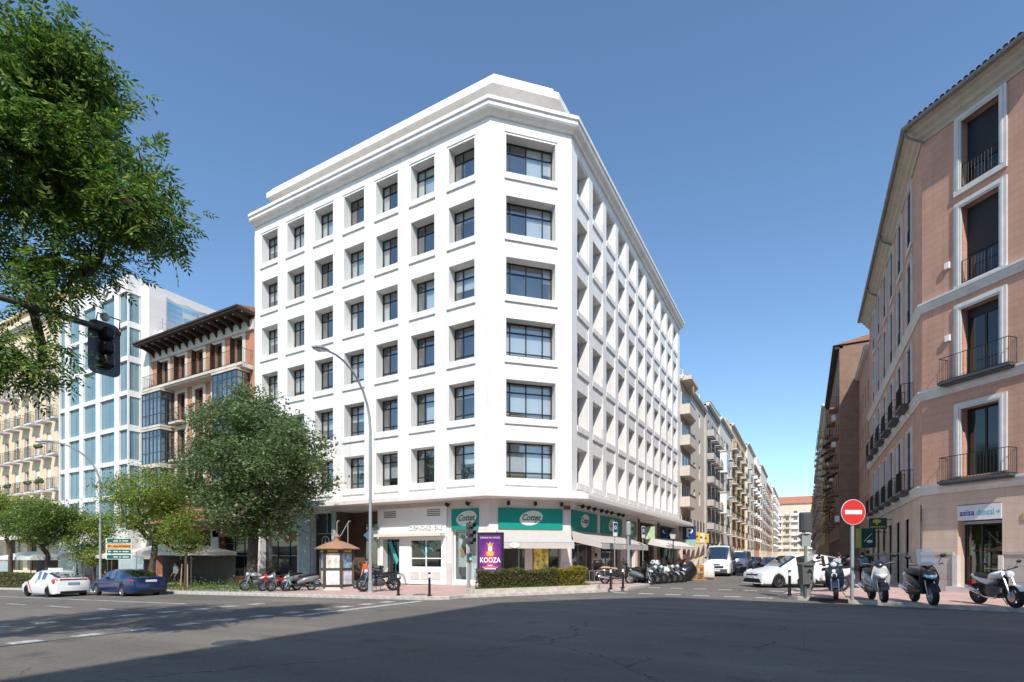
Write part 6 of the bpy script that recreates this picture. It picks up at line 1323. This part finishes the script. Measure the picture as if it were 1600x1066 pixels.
# overhead signal on a mast arm, seen from behind
t = thing('mast_arm_signal', 'traffic signal with dark backing board on an overhead arm, seen from behind', 'traffic light', (-11.05,-2.2,0))
MB().tube([(0,0,0),(0,0,4.6),(0,.25,5.35),(0,.9,5.62),(0,3,5.68),(0,7.15,5.74)],[.1,.09,.085,.075,.065,.05],10).build('mast', mat('mast_grey',(.10,.105,.10),.5,.1), t, smooth=60)
bd = [(math.copysign(.25,sx)+(.12*math.cos(a)-math.copysign(.12,sx)), math.copysign(.48,sz)+(.12*math.sin(a)-math.copysign(.12,sz))) for sx,sz,a0 in ((1,1,0),(-1,1,90),(-1,-1,180),(1,-1,270)) for a in [R(a0+q) for q in (0,22,45,67,90)]]
MB().prism(bd,-.12,-.09,'x',Matrix.Translation((0,6.95,5.42))).build('backing_board', mat('board_grey',(.12,.135,.17),.4,.15), t)
mb = MB()
for k in range(3): mb.loft([(-.09,0,-k*.25,.10,.12),(.08,0,-k*.25,.09,.11),(.11,0,-k*.25,.06,.07)],12,Matrix.Translation((0,6.95,5.67)),pw=4)
mb.build('signal_head', BLACK, t)
MB().tube([(.05,6.75,5.78),(.12,6.75,5.95),(.12,7.1,5.95),(.05,7.12,5.8)],.012,5).tube([(0,2.5,5.9),(0,2.8,5.8),(0,2.9,5.7)],.02,5).build('cable', BLACK, t); MB().ball((.08,6.88,5.93),.075,10,7).build('junction_box', PLATE, t)
# street works: barriers, rubble sack, covered heap
def barrier(label, x, y, rz):
    t = thing('barrier', label, 'barrier', (x,y,0), rz, 'orange works barriers'); m = mat('works_orange',(.68,.30,.03),.5,.08)
    MB().box(-.5,.5,-.025,.025,.85,1.0).box(-.5,.5,-.02,.02,.45,.58).build('rail', m, t); MB().box(-.5,-.42,-.03,.03,.05,1.0).box(.42,.5,-.03,.03,.05,1.0).build('upright', m, t); MB().box(-.52,-.4,-.25,.25,0,.05).box(.4,.52,-.25,.25,0,.05).build('foot', m, t)
barrier('orange works barrier left of the white sack', -6.15,37.2,R(70)); barrier('orange works barrier right of the white sack', -5.75,39.2,R(80))
rs = np.random.RandomState(4)
def lump(name, label, cat, loc, dims, m, seed, amp=.12):
    mb = MB().ball((0,0,dims[2]*.5),(dims[0]/2,dims[1]/2,dims[2]*.5),18,12); r_ = np.random.RandomState(seed)
    mb.v = [(x*(1+amp*math.sin(7*z+3*y+seed)),y*(1+amp*math.sin(6*x+5*z)),max(0,z*(1+amp*.6*math.sin(5*x+4*y)))) for x,y,z in mb.v]
    tag(mb.build(name, m, loc=loc, smooth=50), label, cat)
tag(MB().loft([(-.42,0,.45,.34,.42),(-.36,0,.5,.43,.5),(0,0,.55,.46,.54),(.36,0,.5,.43,.5),(.42,0,.45,.34,.42)],14,pw=4).build('rubble_sack', mat('sack_white',(.66,.66,.64),.8,.12,5,bump=.5,bscale=6), loc=(-5.85,38.2,.03), rz=R(20), smooth=50), 'white rubble sack between the orange barriers', 'sack')
lump('covered_motorbike','motorbike under a black plastic cover at the end of the row','motorcycle',(-6.6,35.5,0),(1.0,1.9,1.25),mat('black_tarp',(.015,.016,.019),.35,.2,4),3)
t = thing('striped_post','red and white striped post by the parking entrance','post',G(-10.9,56.5)); 
for k in range(6): MB().box(-.14,.14,-.14,.14,k*.42,k*.42+.42).build('band', PURE if k % 2 else mat('post_red',(.5,.03,.03),.5,.05), t)
# pavement terraces on the left
def tent(label, x, y, w, d, h, m, rz=0):
    t = thing('terrace_tent', label, 'tent', G(x,y), rz, 'cafe terrace roofs'); mb = MB(); n = 8
    mb.add([(-w/2,-d/2,h),(w/2,-d/2,h),(w/2,d/2,h),(-w/2,d/2,h),(-w*.28,0,h+.55),(w*.28,0,h+.55)],[(0,1,5,4),(2,3,4,5),(1,2,5),(3,0,4)]); mb.box(-w/2,w/2,-d/2-.01,-d/2+.01,h-.25,h).box(-w/2-.01,-w/2+.01,-d/2,d/2,h-.25,h).box(w/2-.01,w/2+.01,-d/2,d/2,h-.25,h)
    mb.build('fabric', m, t)
    for sx in (-1,0,1):
        for sy in (-1,1): MB().tube([(sx*(w/2-.06),sy*(d/2-.06),0),(sx*(w/2-.06),sy*(d/2-.06),h)],.04,6).build('post', DKGREY, t)
    MB().box(-w/2+.1,w/2-.1,d/2-.1,d/2-.07,.1,h-.3).build('rear_screen', mat('tent_dark',(.06,.055,.05),.7,.2), t)
    MB().box(-w/2+.05,-w*.12,-d/2+.02,-d/2+.05,.1,h-.35).build('clear_screen', mat('pale_screen',(.35,.42,.43),.2,.1), t)
    for k in range(3): MB().lathe([(.2,0),(.03,.04),(.03,.72),(.35,.73),(.35,.76)],10,Matrix.Translation((-w/2+w*(k+.6)/3.3,-.2,0))).build('table', SLATE, t)
CV = mat('cream_canvas',(.60,.54,.46),.85,.08); 
tent('long cream terrace tent behind the blue saloon', -40.2,21.6,9.5,3.2,2.5,CV)
tent('cream terrace tent behind the white taxi', -51.5,21.9,8.5,3.2,2.5,CV); tent('white terrace tent at the left edge', -64,21.5,8,3.2,2.6,MATS['white_canvas'])
t = thing('advertising_column','grey advertising column with blue top behind the taxi','column',G(-57.5,23)); MB().lathe([(.6,0),(.6,.2),(.52,.25),(.52,3.0),(.6,3.1)],14).build('drum', PALE, t); MB().lathe([(.75,3.1),(1.0,3.3),(.5,3.6),(.1,3.7)],14).build('cap', mat('cyan_cap',(.05,.38,.55),.5,.1), t)
t = thing('hanging_sign','red rounded sign hanging from the pillar left of the kiosk','sign',(-31.2,24.3,2.95)); MB().loft([(-.5,0,0,.08,.2),(-.3,0,0,.1,.33),(.3,0,0,.1,.33),(.5,0,0,.08,.2)],14).build('panel', mat('red_sign',(.45,.02,.02),.4,.08), t); MB().ball((-.05,-.11,.02),(.2,.01,.17),12,6).build('mark', PLATE, t); MB().tube([(0,.1,.1),(0,.75,.1)],.03,5).build('bracket', IRON, t)
t = thing('menu_board','wooden sandwich board by the teal door','sign',G(-22.6,24.2)); MB().box(-.3,.3,-.02,.02,0,1.1,Matrix.Rotation(R(-12),4,'X')).build('board', mat('pale_board',(.5,.47,.42),.7,.1), t); MB().tube([(-.3,0,0),(-.3,.22,1.1)],.025,5).tube([(.3,0,0),(.3,.22,1.1)],.025,5).build('leg', MATS['stake_wood'], t)
t = thing('cafe_bench','slatted bench in front of the brown shopfront','bench',G(-32.5,22.5)); 
for k in range(4): MB().box(-1.2,1.2,-.25+k*.13,-.15+k*.13,.42,.46).build('slat', MATS['stake_wood'], t)
for x in (-1,1): MB().box(x-.04,x+.04,-.25,.25,0,.42).build('leg', IRON, t)

# ------------------------------------------------------------------ people
SKIN = mat('skin',(.42,.25,.17),.6,.05); HAIR = mat('dark_hair',(.02,.015,.012),.7,.2)
def person(label, loc, rz, top, legs, pose='stand', hair=HAIR, H=1.72, shoes=BLACK, sleeves=.62, group=None, skirt=False, bag=None):
    t = thing('person', label, 'person', loc, rz, group); k = H/1.72
    if pose == 'walk': hipL, kneeL, ankL, hipR, kneeR, ankR = (0,.09,.92),(.12,.10,.50),(.20,.10,.09),(0,-.09,.92),(-.06,-.10,.50),(-.30,-.10,.12)
    elif pose == 'sit': hipL, kneeL, ankL, hipR, kneeR, ankR = (0,.09,.50),(.42,.11,.50),(.42,.11,.09),(0,-.09,.50),(.42,-.11,.50),(.45,-.11,.09)
    else: hipL, kneeL, ankL, hipR, kneeR, ankR = (0,.09,.92),(.02,.11,.50),(0,.12,.09),(0,-.09,.92),(.03,-.10,.50),(.0,-.11,.09)
    oz = -.42 if pose == 'sit' else 0
    J = [((0,0,.98+oz),.15),((0,0,1.15+oz),.14),((.01,0,1.34+oz),.155),((.01,0,1.45+oz),.07),((.02,0,1.53+oz),.055),((.03,0,1.60+oz),.085),((.03,0,1.68+oz),.075),
         (hipL,.095),(kneeL,.062),(ankL,.042),((ankL[0]+.15,ankL[1],.04),.04),(hipR,.095),(kneeR,.062),(ankR,.042),((ankR[0]+.15,ankR[1],.04),.04),
         ((0,.19,1.40+oz),.062),((-.02,.25,1.13+oz),.045),((.10,.25,.90+oz),.034),((.16,.245,.80+oz),.038),((0,-.19,1.40+oz),.062),((-.02,-.25,1.13+oz),.045),((.10,-.25,.90+oz),.034),((.16,-.245,.80+oz),.038)]
    E = [(0,1),(1,2),(2,3),(3,4),(4,5),(5,6),(0,7),(7,8),(8,9),(9,10),(0,11),(11,12),(12,13),(13,14),(2,15),(15,16),(16,17),(17,18),(2,19),(19,20),(20,21),(21,22)]
    me = bpy.data.meshes.new('sk'); me.from_pydata([p for p,_ in J], E, []); o = bpy.data.objects.new('sk', me); C.objects.link(o)
    m = o.modifiers.new('s','SKIN'); 
    for i,(p,r_) in enumerate(J): me.skin_vertices[0].data[i].radius = (r_*(.72 if i in (0,1,2) else 1), r_*(1.12 if i in (0,1,2) else 1)); me.skin_vertices[0].data[i].use_root = (i == 0)
    s_ = o.modifiers.new('u','SUBSURF'); s_.levels = 2; s_.render_levels = 2
    dg = bpy.context.evaluated_depsgraph_get(); bm_ = bpy.data.meshes.new_from_object(o.evaluated_get(dg)); bpy.data.objects.remove(o)
    bm_.name = 'body'; bm_.materials.clear()
    for q in (SKIN, top, legs, shoes): bm_.materials.append(q)
    for p in bm_.polygons:
        c = p.center; z = c.z-oz; arm = abs(c.y) > .185 and z < 1.33
        if z > 1.47: i = 0
        elif arm and pose != 'x': i = 1 if z > 1.38-sleeves*.42 else 0
        elif z > .96: i = 1
        elif c.z < .09: i = 3
        else: i = 2
        p.material_index = i; p.use_smooth = True
    b = obj('body', bm_, t)
    MB().ball((.0,0,1.665+oz),(.108,.092,.105),12,8).build('hair', hair, t, smooth=60)
    f = MB().ball((.128,0,1.59+oz),(.022,.016,.028),6,5).ball((.03,.082,1.60+oz),(.025,.012,.035),6,5).ball((.03,-.082,1.60+oz),(.025,.012,.035),6,5).build('face', SKIN, t)
    MB().ball((.112,.033,1.625+oz),.011,6,4).ball((.112,-.033,1.625+oz),.011,6,4).box(.108,.118,-.025,.025,1.545+oz,1.553+oz).build('eyes_and_mouth', HAIR, t)
    for s in (-1,1):       # hands: palm with five bent fingers
        h = MB().loft([(0,0,0,.014,.032),(.05,0,-.05,.015,.036),(.08,0,-.08,.012,.032)],8)
        for q in range(4):
            y = -.024+.016*q; L = (.055,.066,.07,.058)[q]; h.tube([(.065+.0,0,-.075+y*.0)] if 0 else [(.06+y*.6,0,-.09+y*.7),(.075+y*.6,s*.008,-.09-L*.55+y*.7),(.07+y*.6,s*.022,-.09-L+y*.7)],[.0085,.008,.006],5)
        h.tube([(.03,0,-.02),(.075,-s*.01,-.035),(.10,-s*.012,-.065)],[.010,.009,.007],5)
        h.build('hand', SKIN, t, loc=(.14,s*.247,.82+oz))
    if skirt: MB().lathe([(.19,.55),(.17,.8),(.13,1.0)],12,cap=False).build('skirt', legs, t)
    if bag: MB().tube([(.0,.14,1.44),(.15,.0,1.22),(.08,-.2,.98)],.014,5).tube([(.0,.14,1.44),(-.15,.0,1.2),(-.02,-.2,.98)],.014,5).box(-.1,.16,-.29,-.2,.78,1.0).build('shoulder_bag', bag, t)
    t.scale = (k,k,k); return t
c_ = lambda n, col: mat(n, col, .85, .08, 6)
person('man in white shirt and dark trousers walking past the side shop window', G(-11.5,31.6), hd(0,1), c_('white_shirt',(.66,.64,.64)), c_('navy_trousers',(.02,.025,.045)), 'walk')
person('woman in light blue top and black trousers walking away with a shoulder bag', (2.95,36.2,.13), hd(-.1,1), c_('light_blue_top',(.26,.33,.45)), c_('black_trousers',(.012,.012,.015)), 'stand', bag=BLACK, H=1.66)
person('man in dark green shirt walking ahead of the woman in blue', (3.4,38.6,.13), hd(0,1), c_('dark_green_shirt',(.02,.045,.045)), c_('brown_trousers',(.10,.08,.06)), 'walk', H=1.78)
person('person in pale grey top standing by the silver scooter', (3.75,34.3,.13), hd(-.3,-1), c_('grey_top',(.32,.33,.38)), c_('blue_jeans',(.05,.08,.14)), 'stand', hair=mat('grey_cap',(.3,.3,.3),.7,.1), H=1.7)
person('person in blue and white shirt beyond the navy scooter', (1.35,27.6,.13), hd(.2,1), c_('striped_shirt',(.42,.46,.54)), c_('khaki',(.3,.24,.16)), 'stand', H=1.62)
person('person in bright orange shirt and shorts beside the kiosk', G(-20.6,20.9), hd(.3,-1), c_('orange_shirt',(.72,.11,.03)), c_('dark_shorts',(.05,.05,.08)), 'walk', sleeves=.3, H=1.6)
person('person in dark clothes seated at the terrace behind the taxi', G(-43.5,18.6), hd(-1,.2), c_('black_tee',(.03,.03,.03)), c_('black_trousers',(.012,.012,.015)), 'sit')
tag(MB().box(-.22,.22,-.22,.22,.40,.44).tube([(-.2,-.2,0),(-.2,-.2,.4)],.02,5).tube([(.2,-.2,0),(.2,-.2,.4)],.02,5).tube([(-.2,.2,0),(-.2,.2,.85)],.02,5).tube([(.2,.2,0),(.2,.2,.85)],.02,5).box(-.2,.2,.19,.22,.6,.85).build('chair', SLATE, loc=G(-43.5,18.6), rz=R(80)), 'dark cafe chair under the seated person', 'chair')
person('person in white shirt standing under the terrace tent', G(-37.6,20.2), hd(0,-1), c_('white_shirt',(.66,.64,.64)), c_('black_trousers',(.012,.012,.015)), 'stand')
